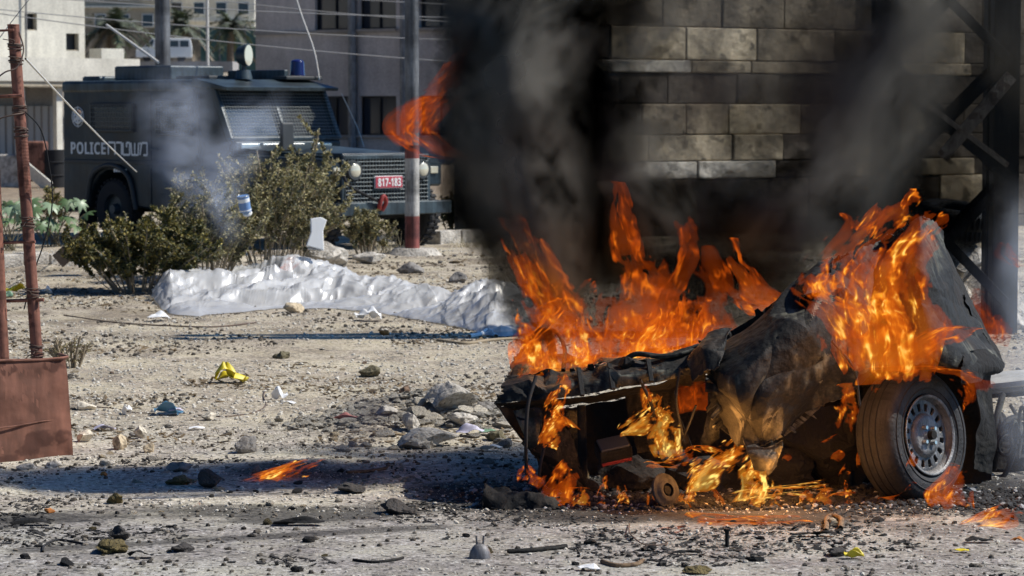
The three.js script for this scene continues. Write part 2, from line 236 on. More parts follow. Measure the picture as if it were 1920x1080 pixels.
// ---------------------------------------------------------------- buildings
// a wall with real openings: rectangles [x0, y0, x1, y1] cut out, dark rooms behind
function wallWith(w, h, t, holes) { const r = (x0, y0, x1, y1) => [[x0, y0], [x0, y1], [x1, y1], [x1, y0]]; return prism([[0, 0], [w, 0], [w, h], [0, h]], t, -t, 0, holes.map((q) => r(...q))); }
{ // white house, far left
  const d = 84, s = d / FPX, X = (px) => (px - 960) * s, Y = (py) => EYE + (209 - py) * s;
  const t = thing('white_house', 'pale plastered house with small square windows and roller shutters', 'house', V(X(0) - 6, 0, -d)); t.rotation.y = 0.75;
  const L = (px) => { const k = (960 - px) / FPX; return (-(X(0) - 6) - k * d) / (Math.cos(0.75) + k * Math.sin(0.75)); };
  const w1 = [L(50), Y(48), L(73), Y(14)], w2 = [L(127), Y(87), L(151), Y(52)];
  part(wallWith(L(162), 3.9, 0.3, [w1, w2].map(([a, b, c, e]) => [a, b - Y(150), c, e - Y(150)])), MT.pale, 'upper_wall', t).position.set(0, Y(150), 0);
  part(box(0.3, 3.9, 9, L(162) - 0.15, Y(150) + 1.95, -4.8, 0), MT.pale, 'side_wall', t);
  part(box(L(162) - 0.1, 0.2, 9, L(162) / 2, Y(150) + 3.9, -4.7, 0), MT.pale, 'roof', t);
  for (const w of [w1, w2]) { const f = part([box(w[2] - w[0], 0.03, 0.14, (w[0] + w[2]) / 2, w[1] + 0.016, -0.1, 0), box(0.03, w[3] - w[1] - 0.03, 0.05, w[0] + 0.016, (w[1] + w[3]) / 2 + 0.012, -0.12, 0), box(0.03, w[3] - w[1] - 0.03, 0.05, w[2] - 0.016, (w[1] + w[3]) / 2 + 0.012, -0.12, 0)], MT.beige, 'window', t); part(box(w[2] - w[0], w[3] - w[1], 0.02, (w[0] + w[2]) / 2, (w[1] + w[3]) / 2, -0.24, 0), MT.hole, 'pane', f); }
  part(box(L(208) + 0.4, Y(104) - Y(150), 0.25, L(208) / 2 - 0.2, (Y(104) + Y(150)) / 2 + 0.002, 1.6, 0), MT.pale, 'parapet', t);
  part(box(L(208) + 0.3, 0.16, 1.9, L(208) / 2 - 0.2, Y(150) - 0.08, 0.72, 0), MT.beige, 'terrace_slab', t);
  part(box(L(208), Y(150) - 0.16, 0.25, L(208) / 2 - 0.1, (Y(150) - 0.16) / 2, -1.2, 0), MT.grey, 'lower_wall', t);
  for (const px of [-60, 8, 76, 142]) { const sh = part(box(L(60) - L(0), Y(198), 0.06, L(px) + (L(60) - L(0)) / 2, Y(198) / 2, -0.9, 0), mat(0.46, 0.46, 0.45, 0.7), 'roller_shutter', t); const sl = []; for (let i = 0; i < 4; i++) sl.push(box(0.05, Y(198), 0.05, L(px) + 0.08 + i * 0.28, Y(198) / 2, -0.85, 0)); part(sl, MT.grey, 'rib', sh); }
  for (const px of [-2, 68, 136, 203]) part(box(0.22, Y(150) - 0.17, 0.22, L(px), (Y(150) - 0.17) / 2, 1.3, 0), MT.pale, 'pillar', t);
  part([box(0.9, 0.35, 0.7, L(183), Y(104) + 0.17, 0.6)], MT.pale, 'roof_tank', t);
  part([bar(V(L(46), 0.4, 0.12), V(L(50), 6.4, 0.12), 0.03)], MT.cable, 'drainpipe', t);
}
{ // grey building behind the vehicle, its face in shade
  const d = 95, P0 = at(480, 209, d); const t = thing('grey_building', 'large grey building in shade behind the armoured vehicle', 'building', V(P0.x, 0, -d)); t.rotation.y = -0.62;
  const s = d / FPX, K = 1 / Math.cos(0.62) * 0.96, Lx = (px) => (px - 480) * s * K, Y = (py) => EYE + (209 - py) * s, W = Lx(980), H = 9;
  const wins = []; for (const [a, b] of [[602, 676], [690, 762], [806, 878]]) { wins.push([Lx(a), Y(60), Lx(b), Y(-70)], [Lx(a), Y(252), Lx(b), Y(181)]); }
  const gw = mat(0.56, 0.52, 0.51, 0.95, 0, { map: rep(TX.plaster, 0.25) }); const wall = part(wallWith(W, H, 0.35, wins), gw, 'wall', t);
  part(box(0.35, H, 12, -0.0, H / 2, -6.4, 0), gw, 'side_wall', t);
  part(box(W, 0.3, 12.5, W / 2, H + 0.15, -6.2, 0), MT.grey, 'roof', t);
  for (const w of wins) {
    const cx = (w[0] + w[2]) / 2, cy = (w[1] + w[3]) / 2, ww = w[2] - w[0], hh = w[3] - w[1], f = [];
    for (const k of [0.02, 0.5, 0.98]) f.push(box(0.05, hh - 0.06, 0.05, w[0] + ww * k, cy, -0.15, 0)); f.push(box(ww, 0.05, 0.06, cx, w[1] + 0.028, -0.15, 0), box(ww, 0.05, 0.06, cx, w[3] - 0.028, -0.15, 0));
    const win = part(f, MT.darkSteel, 'window', t); part(box(ww, hh, 0.02, cx, cy, -0.2, 0), MT.glassDark, 'pane', win); part(box(ww + 0.2, 0.07, 0.2, cx, w[1] - 0.04, 0.08, 0), MT.grey, 'sill', win);
  }
  for (const px of [683, 784]) part(bar(V(Lx(px), 0, 0.18), V(Lx(px), H, 0.18), 0.15, 12), MT.galv, 'downpipe', t);
  part(box(W, 0.12, 0.1, W / 2, Y(64), 0.05, 0), MT.grey, 'string_course', t);
}
{ // hill behind: retaining walls, hoarding and blocks
  const blk = (name, label, cat, x0, y0, x1, y1, d, m, deep = 8) => { const a = at(x0, y0, d), b = at(x1, y1, d), w = b.x - a.x, base = height((a.x + b.x) / 2, -d) - 1.2, h = a.y - base; const t = thing(name, label, cat, V((a.x + b.x) / 2, base, -d)); part(box(w, h, deep, 0, h / 2, -deep / 2, 0), m, 'wall', t); return [t, w, h]; };
  blk('retaining_wall', 'beige stone retaining wall along the uphill street', 'wall', 150, 52, 378, 118, 272, mat(0.40, 0.35, 0.27, 0.95, 0, { map: rep(TX.stone, 0.15) }), 3);
  { const [t, w, h] = blk('hoarding', 'dark green sheet hoarding beside the thin pale pole', 'hoarding', 376, 52, 520, 120, 268, mat(0.05, 0.12, 0.11, 0.7), 0.3); for (let i = 0; i < 6; i++) part(box(0.16, h + 0.2, 0.2, -w / 2 + (i + 0.5) * w / 6, h / 2, 0.14, 0), MT.galv, 'post', t); }
  const flat = (x0, x1, yTop, d, m, label) => {
    const [t, w, h] = blk('apartment_block', label, 'building', x0, yTop, x1, 120, d, m, 10);
    const n = Math.max(2, Math.round(w / 2.6)), pane = [];
    for (let f = 0; f < 4; f++) for (let i = 0; i < n; i++) { const x = -w / 2 + (i + 0.5) * w / n, y = h - 1.6 - f * 2.9; if (y < 1.5) continue; const fr = part(box(1.25, 1.4, 0.1, x, y, 0.03, 0), MT.white, 'window', t); part(box(1.1, 1.25, 0.06, x, y, 0.08, 0), MT.glassDark, 'pane', fr); }
    for (let f = 0; f < 4; f++) part(box(w + 0.3, 0.22, 0.5, 0, h - 0.12 - f * 2.9, 0.1, 0), MT.pale, 'floor_slab', t);
  };
  flat(120, 300, -90, 300, MT.beige, 'sandy apartment block behind the two palms'); flat(310, 478, -60, 310, MT.pale, 'pale apartment block behind the grey lamp pole'); flat(480, 760, -80, 320, MT.beige, 'sandy apartment block behind the grey building');
}
// palms on the uphill street
function palm(px, py, d, crown, label, seed) {
  const base = at(px, py, d); base.y = Math.min(base.y, height(base.x, base.z) + 0.6); const q = rng(seed), H = at(px, 46, d).y - base.y, t = thing('palm_tree', label, 'palm tree', base, 'palms along the uphill street');
  const g = new THREE.CylinderGeometry(0.28, 0.36, H, 9, 8); g.translate(0, H / 2, 0); part(g, MT.bark, 'trunk', t);
  const pos = [], col = [];
  for (let f = 0; f < 46; f++) {
    const az = q() * 6.283, el = rr(-0.9, 1.25, q), Lf = crown * rr(0.8, 1.1, q), dir = V(Math.cos(az) * Math.cos(el), Math.sin(el), Math.sin(az) * Math.cos(el)), side = V(-Math.sin(az), 0, Math.cos(az)), sh = rr(0.6, 1.25, q) * (el < -0.4 ? 1.0 : 1), brown = el < -0.5 ? 1 : 0;
    const P = (s) => V(0, H, 0).addScaledVector(dir, s * Lf).add(V(0, -s * s * Lf * 0.45, 0));
    for (let k = 1; k <= 16; k++) for (const sg of [-1, 1]) { const s = k / 16, a = P(s - 0.07), b = P(s), tip = P(s).addScaledVector(side, sg * Lf * 0.26 * (1 - 0.6 * s)).addScaledVector(dir, Lf * 0.08).add(V(0, -0.12 * Lf * q(), 0)); pos.push(...a.toArray(), ...b.toArray(), ...tip.toArray()); for (let i = 0; i < 3; i++) col.push((brown ? 0.16 : 0.055) * sh, (brown ? 0.12 : 0.075) * sh, (brown ? 0.07 : 0.03) * sh); }
  }
  const fg = new THREE.BufferGeometry(); fg.setAttribute('position', new THREE.Float32BufferAttribute(pos, 3)); fg.setAttribute('color', new THREE.Float32BufferAttribute(col, 3)); fg.computeVertexNormals(); part(fg, MT.leafV, 'crown', t);
}
palm(212, 128, 225, 3.3, 'palm nearest the white house on the uphill street', 3);
palm(340, 112, 245, 3.0, 'palm standing directly behind the grey lamp pole', 5);
palm(432, 118, 262, 3.0, 'hazy palm in front of the green hoarding', 8);
{ // white van on the uphill street
  const d = 232, p = at(308, 116, d); p.y = height(p.x, p.z); const t = thing('parked_van', 'small white van parked on the uphill street by the palms', 'van', p); t.rotation.y = 0.12; const up = Math.max(0, at(308, 116, d).y - p.y);
  t.position.y += up; 
  part(prism([[-2.35, 0.35], [2.3, 0.35], [2.35, 1.1], [2.2, 1.95], [-0.9, 2.0], [-1.75, 1.2], [-2.35, 1.0]], 1.7, -0.85, 0.06), MT.white, 'body', t);
  for (const [a, b, c] of [[-0.75, 0.3, 1.25], [0.42, 1.2, 1.25], [1.32, 2.05, 1.25]]) part(box(b - a, 0.52, 1.74, (a + b) / 2, 1.5, 0, 0.02), MT.glassDark, 'window', t);
  part(prism([[-1.62, 1.25], [-1.0, 1.25], [-0.82, 1.8], [-0.98, 1.85]], 1.74, -0.87, 0.01), MT.glassDark, 'windscreen', t);
  for (const x of [-1.45, 1.45]) for (const z of [-0.72, 0.72]) { const g = new THREE.CylinderGeometry(0.34, 0.34, 0.24, 18).rotateX(Math.PI / 2).translate(x, 0.34, z); part(g, MT.rubber, 'wheel', t); }
  part(box(0.06, 0.18, 1.5, -2.37, 0.85, 0, 0.01), MT.glassDark, 'grille', t); part(box(0.12, 0.16, 1.72, -2.36, 0.5, 0, 0.03), MT.grey, 'bumper', t);
  if (up > 0.05) { const b = part(box(12, up, 5, p.x, p.y + up / 2 - 0.004, p.z, 0), MT.grey, 'raised_pavement'); tag(b, 'raised pavement under the parked van', null, null, 'structure'); }
}

// ---------------------------------------------------------------- stone wall at the right, blocks laid one by one
{
  const d = 36, s = d / FPX, X = (px) => (px - 960) * s, Y = (py) => EYE + (209 - py) * s;
  const x0 = X(905), x1 = X(2120), t = thing('stone_wall', 'wall of big pale and dark limestone blocks behind the smoke', 'wall', V(x0, 0, -d)); t.rotation.y = 0.58; t.scale.set(1.24, 1.04, 1);
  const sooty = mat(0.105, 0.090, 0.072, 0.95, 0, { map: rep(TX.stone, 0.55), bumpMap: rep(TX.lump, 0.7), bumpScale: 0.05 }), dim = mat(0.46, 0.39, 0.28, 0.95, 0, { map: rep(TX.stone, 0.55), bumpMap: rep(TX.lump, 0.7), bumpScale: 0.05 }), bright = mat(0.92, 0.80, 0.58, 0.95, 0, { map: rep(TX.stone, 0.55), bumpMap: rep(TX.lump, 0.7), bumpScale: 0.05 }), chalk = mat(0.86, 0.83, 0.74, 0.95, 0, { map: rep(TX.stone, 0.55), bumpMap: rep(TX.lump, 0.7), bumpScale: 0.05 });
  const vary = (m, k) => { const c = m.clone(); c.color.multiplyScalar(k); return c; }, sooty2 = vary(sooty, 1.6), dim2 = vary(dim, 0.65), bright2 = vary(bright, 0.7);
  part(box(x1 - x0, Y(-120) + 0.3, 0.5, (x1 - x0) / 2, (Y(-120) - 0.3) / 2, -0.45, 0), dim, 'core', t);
  const light = [[1175, 60, 1445, 122, 2], [1175, 122, 1445, 146, 3], [1150, -30, 1300, 58, 1], [1440, 160, 1530, 246, 2], [1340, -40, 1570, 60, 1], [1170, 262, 1300, 312, 2], [1300, 262, 1450, 312, 2], [1170, 312, 1450, 346, 3], [1585, 262, 1645, 346, 3], [1690, 84, 1860, 156, 2], [1770, 290, 1870, 350, 3], [1760, 350, 1870, 420, 2], [1585, 72, 1650, 150, 1], [1530, 190, 1580, 258, 1], [1690, 210, 1790, 330, 1], [1180, 200, 1340, 262, 1], [1440, 60, 1540, 140, 1]];  // blocks inside these areas are paler, the rest get the darkest tone
  const rows = [-118, -32, 60, 122, 146, 204, 262, 312, 346, 430, 515]; const q = rng(91);
  for (let r = 0; r < rows.length - 1; r++) {
    let px = 905 - q() * 110; const yA = rows[r], yB = rows[r + 1];
    while (px < 2120) {
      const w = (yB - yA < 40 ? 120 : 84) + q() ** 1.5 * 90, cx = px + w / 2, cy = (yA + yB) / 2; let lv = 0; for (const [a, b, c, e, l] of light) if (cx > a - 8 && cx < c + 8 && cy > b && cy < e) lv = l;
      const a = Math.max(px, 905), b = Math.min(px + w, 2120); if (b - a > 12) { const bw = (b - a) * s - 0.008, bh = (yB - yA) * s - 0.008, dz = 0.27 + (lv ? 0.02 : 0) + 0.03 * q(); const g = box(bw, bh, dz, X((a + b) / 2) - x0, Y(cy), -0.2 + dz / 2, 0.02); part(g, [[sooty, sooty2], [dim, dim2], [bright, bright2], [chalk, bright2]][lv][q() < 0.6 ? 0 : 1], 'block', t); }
      px += w;
    }
  }
}
// ---------------------------------------------------------------- the armoured police vehicle
{
  const TH = 46 * Math.PI / 180, LEN = 5.1, W = 1.85;
  const fm = at(726, 380, 34.1), fwd = V(Math.cos(TH), 0, Math.sin(TH)), org = V(fm.x, 0, fm.z).addScaledVector(fwd, -2.45 - 0.0);
  org.y = height(org.x, org.z);
  const t = thing('armoured_police_vehicle', 'dark green armoured police vehicle with meshed windscreen behind the bush', 'police vehicle', org); t.rotation.y = -TH;
  const P = MT.paint, D = MT.paintDusty, hz = W / 2;
  const arc = (cx, cy, r, a0, a1, n = 9) => Array.from({ length: n }, (_, i) => [cx + r * Math.cos(a0 + (a1 - a0) * i / (n - 1)), cy + r * Math.sin(a0 + (a1 - a0) * i / (n - 1))]);
  const RX = -1.5, FX = 2.0;                                         // rear and front axle
  // rear body with wheel arches
  part(prism([[-2.62, 0.34], ...arc(RX, 0.42, 0.52, Math.PI, 0.06, 10), [0.42, 0.36], [0.46, 1.36], [0.30, 2.02], [-2.60, 2.02]], W, -hz, 0.03), P, 'body', t);
  part(box(2.94, 0.17, W + 0.03, -1.16, 2.04, 0, 0.05), D, 'roof', t);
  part(prism([[0.28, 2.03], [0.98, 1.98], [0.99, 2.02], [0.36, 2.13], [0.28, 2.13]], W + 0.02, -hz - 0.01, 0.012), D, 'visor', t);
  part(box(2.9, 0.05, 0.03, -1.1, 1.04, hz + 0.014, 0.008), MT.trim, 'rubbing_strip', t);
  for (const x of [-0.62, 0.40]) part(box(0.022, 1.5, 0.014, x, 1.2, hz + 0.006, 0.004), MT.trim, 'door_seam', t);
  part([tube([V(RX - 0.56, 0.42, hz + 0.01), V(RX - 0.4, 0.86, hz + 0.02), V(RX, 1.0, hz + 0.02), V(RX + 0.4, 0.86, hz + 0.02), V(RX + 0.56, 0.42, hz + 0.01)], 0.035, 20, 8)], MT.trim, 'arch_trim', t);
  // side windows behind wire mesh
  const meshPanel = (w, h, st, rad) => { const o = []; for (let x = -w / 2; x <= w / 2 + 1e-6; x += st) o.push(bar(V(x, -h / 2, 0), V(x, h / 2, 0), rad, 4)); for (let y = -h / 2; y <= h / 2 + 1e-6; y += st) o.push(bar(V(-w / 2, y, rad), V(w / 2, y, rad), rad, 4)); return M(o); };
  const sideWindow = (x0, x1, y0, y1) => { const cx = (x0 + x1) / 2, cy = (y0 + y1) / 2, w = x1 - x0, h = y1 - y0; const f = part([box(w + 0.08, 0.05, 0.04, cx, y0, hz + 0.02), box(w + 0.08, 0.05, 0.04, cx, y1, hz + 0.02), box(0.05, h - 0.05, 0.04, x0 - 0.015, cy, hz + 0.02), box(0.05, h - 0.05, 0.04, x1 + 0.015, cy, hz + 0.02)], MT.trim, 'side_window', t); part(box(w, h, 0.02, cx, cy, hz + 0.004, 0), MT.glassDark, 'pane', f); part(meshPanel(w, h, 0.06, 0.005).translate(cx, cy, hz + 0.05), MT.mesh, 'wire_mesh', f); };
  sideWindow(-1.9, -1.0, 1.46, 1.80); sideWindow(-0.45, 0.26, 1.42, 1.84);
  part([box(0.16, 0.03, 0.03, -0.5, 1.22, hz + 0.035)], MT.trim, 'door_handle', t);
  for (const y of [0.6, 1.1, 1.7]) part(bar(V(0.38, y - 0.06, hz + 0.02), V(0.38, y + 0.06, hz + 0.02), 0.02), MT.trim, 'hinge', t);
  // lettering and badge
  const font = await new FontLoader().loadAsync('fonts/droid/droid_sans_bold.typeface.json');
  const txt = (s, size, x, y, w, m = MT.letter) => { const g = new TextGeometry(s, { font, size, depth: 0.004, curveSegments: 3 }); g.computeBoundingBox(); const bw = g.boundingBox.max.x - g.boundingBox.min.x; g.translate(-g.boundingBox.min.x, 0, 0); if (w) g.scale(w / bw, 1, 1); return part(g.translate(x, y, hz + 0.002), m, 'lettering', t); };
  txt('POLICE', 0.16, -2.42, 1.14, 0.80);
  { // the Hebrew word, drawn left to right as it stands on the side, stroke by stroke
    const h = 0.16, st = 0.027, letters = [[0.15, [[0, 0, 0, .72], [0, 1, 1, 1], [1, 0, 1, 1]]], [0.12, [[0, 1, 1, 1], [1, 0, 1, 1]]], [0.15, [[0, 1, 0, 0], [0, 0, 1, 0], [1, 0, 1, 1], [0.55, 1, 1, 1], [0.55, 1, 0.55, .62]]], [0.17, [[0, 1, 0.08, 0], [0.08, 0, 0.92, 0], [0.92, 0, 1, 1], [0.5, 0, 0.5, 1]]], [0.16, [[0, 0, 0.25, 1], [0, 1, .3, .8], [0.3, 1, 1, 1], [1, 1, 1, 0], [0.5, 0, 1, 0]]]];
    let x = -1.56; const o = []; let k = 0;
    for (const [w, strokes] of letters) { for (const [ax, ay, bx, by] of strokes) { o.push(plank(V(x + ax * w, 1.14 + ay * h, hz + 0.003 + k), V(x + bx * w + (ax === bx ? 0 : 0.001), 1.14 + by * h, hz + 0.003 + k), st, 0.004)); k += 0.0004; } x += w * 0.92 + 0.042; }
    part(o, MT.letter, 'lettering', t);
  }
  { const o = []; for (let i = 0; i < 6; i++) { const a = i * Math.PI / 3 + Math.PI / 6; o.push(bar(V(-2.25, 1.64, hz + 0.004), V(-2.25 + 0.145 * Math.cos(a), 1.64 + 0.145 * Math.sin(a), hz + 0.004), 0.028, 4, 0.004)); } const ring = new THREE.TorusGeometry(0.085, 0.014, 6, 24).translate(-2.25, 1.64, hz + 0.004); part([...o, ring, new THREE.TorusGeometry(0.13, 0.007, 6, 24).translate(-2.25, 1.64, hz + 0.004)], MT.letter, 'star_badge', t); }
  { const o = []; for (let i = 0; i < 6; i++) o.push(box(0.035, 0.045, 0.004, -1.42 + i * 0.05, 0.93, hz + 0.006, 0)); part(o, MT.letter, 'unit_marking', t); }
  // cab front: windscreen frame leaning back, split panes, mesh
  const WX0 = 0.98, WX1 = 0.62, WY0 = 1.34, WY1 = 2.04, wz = hz - 0.04, LF = (y) => lerp(WX0, WX1, (y - WY0) / (WY1 - WY0));
  part(prism([[0.40, 0.60], [1.0, 0.60], [WX0 + 0.02, WY0], [WX1 + 0.02, WY1], [0.28, WY1]], W - 0.04, -hz + 0.02, 0.02, []), P, 'cab', t);
  const onW = (y, z, off = 0.05) => V(LF(y) + off, y, z);
  { const f = [plank(onW(WY0, wz), onW(WY1, wz), 0.09, 0.07), plank(onW(WY0, -wz), onW(WY1, -wz), 0.09, 0.07), plank(onW(WY0, 0), onW(WY1, 0), 0.10, 0.05)]; f.push(bar(onW(WY0 + 0.02, -wz), onW(WY0 + 0.02, wz), 0.045, 8), bar(onW(WY1 - 0.03, -wz), onW(WY1 - 0.03, wz), 0.05, 8)); const fr = part(f, D, 'windscreen_frame', t);
    for (const s of [-1, 1]) { const z0 = s * 0.06, z1 = s * (wz - 0.05), g = gridGeo(1, 1, (u, v) => onW(lerp(WY0 + 0.06, WY1 - 0.08, v), lerp(z0, z1, u), 0.035)); part(g, MT.glassDark, 'pane', fr); }
    const wm = []; for (let z = -wz + 0.05; z < wz; z += 0.045) wm.push(bar(onW(WY0 + 0.04, z, 0.11), onW(WY1 - 0.05, z, 0.11), 0.004, 4)); for (let k = 0; k < 15; k++) { const y = lerp(WY0 + 0.05, WY1 - 0.06, k / 14); wm.push(bar(onW(y, -wz, 0.12), onW(y, wz, 0.12), 0.004, 4)); } part(wm, MT.mesh, 'wire_mesh', fr); }
  part([box(0.10, 0.12, W - 0.1, 1.05, 1.27, 0, 0.02)], D, 'cowl', t);
  for (const z of [-0.55, -0.1, 0.3, 0.65]) part(box(0.05, 0.07, 0.3, 1.10, 1.27, z, 0.012), MT.chrome, 'cowl_vent', t);
  const SB = -0.55; for (const c of t.children) c.position.x += SB;
  // bonnet, wings, grille
  part(gridGeo(10, 12, (u, v) => V(lerp(0.50, 2.36, u), lerp(1.24, 1.15, u) + 0.06 * (1 - Math.abs(v * 2 - 1) ** 4) - 0.03 * smooth(0.9, 1, u), lerp(-0.68, 0.68, v))), D, 'bonnet', t);
  part(box(1.86, 0.5, 1.3, 1.42, 0.95, 0, 0.02), P, 'engine_bay', t);
  for (const s of [-1, 1]) {
    part(prism([[0.44, 0.42], [FX - 0.52, 0.42], ...arc(FX, 0.42, 0.52, Math.PI, 0.75, 8), [2.42, 0.8], [2.42, 1.07], [2.3, 1.13], [0.44, 1.17]], 0.32, s > 0 ? hz - 0.30 : -hz - 0.02, 0.02), P, 'wing', t);
    part([box(0.04, 0.09, 0.13, 2.43, 0.98, s * (hz - 0.13), 0.01)], MT.lens, 'side_lamp', t);
  }
  part(box(0.05, 0.62, 1.36, 2.36, 0.86, 0, 0.015), MT.black, 'radiator', t);
  part([box(0.05, 0.06, 1.42, 2.42, 1.15, 0), box(0.05, 0.06, 1.42, 2.42, 0.58, 0), box(0.05, 0.52, 0.06, 2.42, 0.865, 0.70), box(0.05, 0.52, 0.06, 2.42, 0.865, -0.70)], D, 'grille_frame', t);
  part(meshPanel(1.36, 0.54, 0.05, 0.006).rotateY(Math.PI / 2).translate(2.45, 0.865, 0), MT.mesh, 'grille_mesh', t);
  for (const s of [-1, 1]) { const h = part(new THREE.CylinderGeometry(0.115, 0.13, 0.07, 24).rotateZ(-Math.PI / 2).translate(2.47, 0.99, s * 0.56), MT.trim, 'headlight', t); const g = new THREE.SphereGeometry(0.1, 20, 10, 0, 6.283, 0, 1.2).rotateZ(-Math.PI / 2).scale(0.45, 1, 1).translate(2.48, 0.99, s * 0.56); part(g, MT.lens, 'lens', h); }
  { const pl = part(box(0.012, 0.14, 0.44, 2.485, 0.84, 0.0, 0.004), MT.redPlate, 'number_plate', t); const g = new TextGeometry('817-183', { font, size: 0.10, depth: 0.004, curveSegments: 3 }); g.computeBoundingBox(); const pw = g.boundingBox.max.x; g.translate(-pw / 2, -0.05, 0); g.scale(0.38 / pw, 1, 1); g.rotateY(Math.PI / 2); part(g.translate(2.492, 0.84, 0), MT.white, 'plate_number', pl); part([box(0.010, 0.155, 0.46, 2.476, 0.84, 0, 0.004)], MT.white, 'plate_edge', pl); }
  part(box(0.14, 0.16, W - 0.04, 2.58, 0.52, 0, 0.012), MT.paintDusty, 'bumper', t);
  part(box(0.3, 0.1, 1.2, 2.4, 0.52, 0, 0.01), MT.trim, 'chassis_end', t);
  part([tube([V(2.67, 0.52, 0.32), V(2.72, 0.58, 0.36), V(2.73, 0.68, 0.31), V(2.71, 0.6, 0.25), V(2.67, 0.5, 0.28)], 0.028, 16, 8)], MT.red, 'tow_hook', t);
  part([tube([V(2.52, 0.98, 0.80), V(2.58, 0.82, 0.74), V(2.66, 0.68, 0.5), V(2.7, 0.6, 0.33)], 0.02, 20, 6)], MT.black, 'tow_strap', t);
  part(box(4.4, 0.25, 1.2, -0.1, 0.5, 0, 0.02), MT.black, 'underbody', t);
  // mirror, beacon, spotlight, hatch, whip antenna
  { const m = part([bar(V(1.75, 1.15, hz - 0.1), V(1.80, 1.42, hz + 0.12), 0.015), bar(V(1.3, 1.2, hz - 0.02), V(1.80, 1.42, hz + 0.12), 0.012)], MT.trim, 'mirror_arm', t); part(box(0.06, 0.36, 0.2, 1.80, 1.40, hz + 0.14, 0.03), MT.trim, 'mirror', m); }
  const n0 = t.children.length;
  { const b = part(box(0.30, 0.05, 0.62, 0.47, 2.15, -0.66, 0.015), MT.trim, 'beacon_base', t); part(new THREE.CylinderGeometry(0.088, 0.10, 0.18, 20).translate(0.47, 2.275, -0.66), MT.blueLens, 'beacon', b); part(new THREE.SphereGeometry(0.088, 20, 8, 0, 6.283, 0, 1.57).scale(1, 0.4, 1).translate(0.47, 2.363, -0.66), MT.blueLens, 'beacon_cap', b); }
  { const s = part([new THREE.CylinderGeometry(0.09, 0.12, 0.12, 14).translate(0.42, 2.19, 0.2), bar(V(0.42, 2.2, 0.2), V(0.42, 2.36, 0.2), 0.03)], MT.paintDusty, 'spotlight_base', t); part([new THREE.CylinderGeometry(0.15, 0.11, 0.13, 22).rotateZ(-Math.PI / 2).rotateY(0.5).translate(0.42, 2.44, 0.2)], MT.paintDusty, 'spotlight', s); part(new THREE.CircleGeometry(0.135, 22).rotateY(Math.PI / 2 + 0.5).translate(0.485, 2.44, 0.165), MT.lens, 'lens', s); }
  part(box(1.25, 0.20, 0.9, -1.25, 2.22, 0.15, 0.03), D, 'roof_hatch', t);
  part([box(1.2, 0.14, 0.08, -0.1, 2.19, -0.45, 0.02)], D, 'hatch_flap', t);
  part([box(0.7, 0.05, 0.35, -0.05, 2.15, 0.5, 0.015)], MT.trim, 'roof_plate', t);
  part([box(0.4, 0.08, 0.3, -2.35, 2.15, 0.5, 0.03)], D, 'roof_vent', t);
  part([tube([V(0.66, 2.12, -0.88), V(0.58, 2.5, -0.86), V(0.36, 3.0, -0.82), V(0.02, 3.9, -0.75)], 0.011, 24, 5)], MT.cablePale, 'antenna', t);
  part([tube([V(1.05, 1.95, -hz), V(1.3, 1.5, -hz - 0.06), V(1.5, 1.25, -hz)], 0.008, 10, 4)], MT.cablePale, 'stay_cable', t);
  for (const c of t.children.slice(n0)) c.position.x += SB;
  // wheels
  const tyreG = (() => { const g = new THREE.LatheGeometry([[0.2, -0.11], [0.34, -0.125], [0.385, -0.10], [0.40, -0.05], [0.40, 0.05], [0.385, 0.10], [0.34, 0.125], [0.2, 0.11]].map(([x, y]) => new THREE.Vector2(x, y)), 36).rotateX(Math.PI / 2); const lug = []; for (let i = 0; i < 30; i++) for (const s of [-1, 1]) lug.push(box(0.045, 0.022, 0.10, 0, 0.405, s * 0.055, 0.004).rotateZ((i + (s > 0 ? 0.5 : 0)) / 30 * 6.283)); return M([g, ...lug]); })();
  const rimG = M([new THREE.CylinderGeometry(0.21, 0.21, 0.2, 28, 1, true).rotateX(Math.PI / 2), new THREE.CylinderGeometry(0.2, 0.2, 0.03, 28).rotateX(Math.PI / 2).translate(0, 0, 0.03), new THREE.CylinderGeometry(0.06, 0.08, 0.09, 18).rotateX(Math.PI / 2).translate(0, 0, 0.08)]);
  for (const [x, s] of [[RX + SB, 1], [RX + SB, -1], [FX, 1], [FX, -1]]) { const w = part(tyreG, MT.rubber, 'wheel', t); w.position.set(x, 0.41, s * (hz - 0.13)); w.rotation.y = (s < 0 ? Math.PI : 0) + (x === FX ? 0.12 : 0); part(rimG, MT.paintDusty, 'rim', w); }
  for (const x of [RX + SB, FX]) part(bar(V(x, 0.42, -0.8), V(x, 0.42, 0.8), 0.06, 10), MT.black, 'axle', t);
  for (const x of [RX + SB - 0.75]) part(box(0.02, 0.3, 0.3, x, 0.3, hz - 0.15, 0.005), MT.rubber, 'mud_flap', t);
}
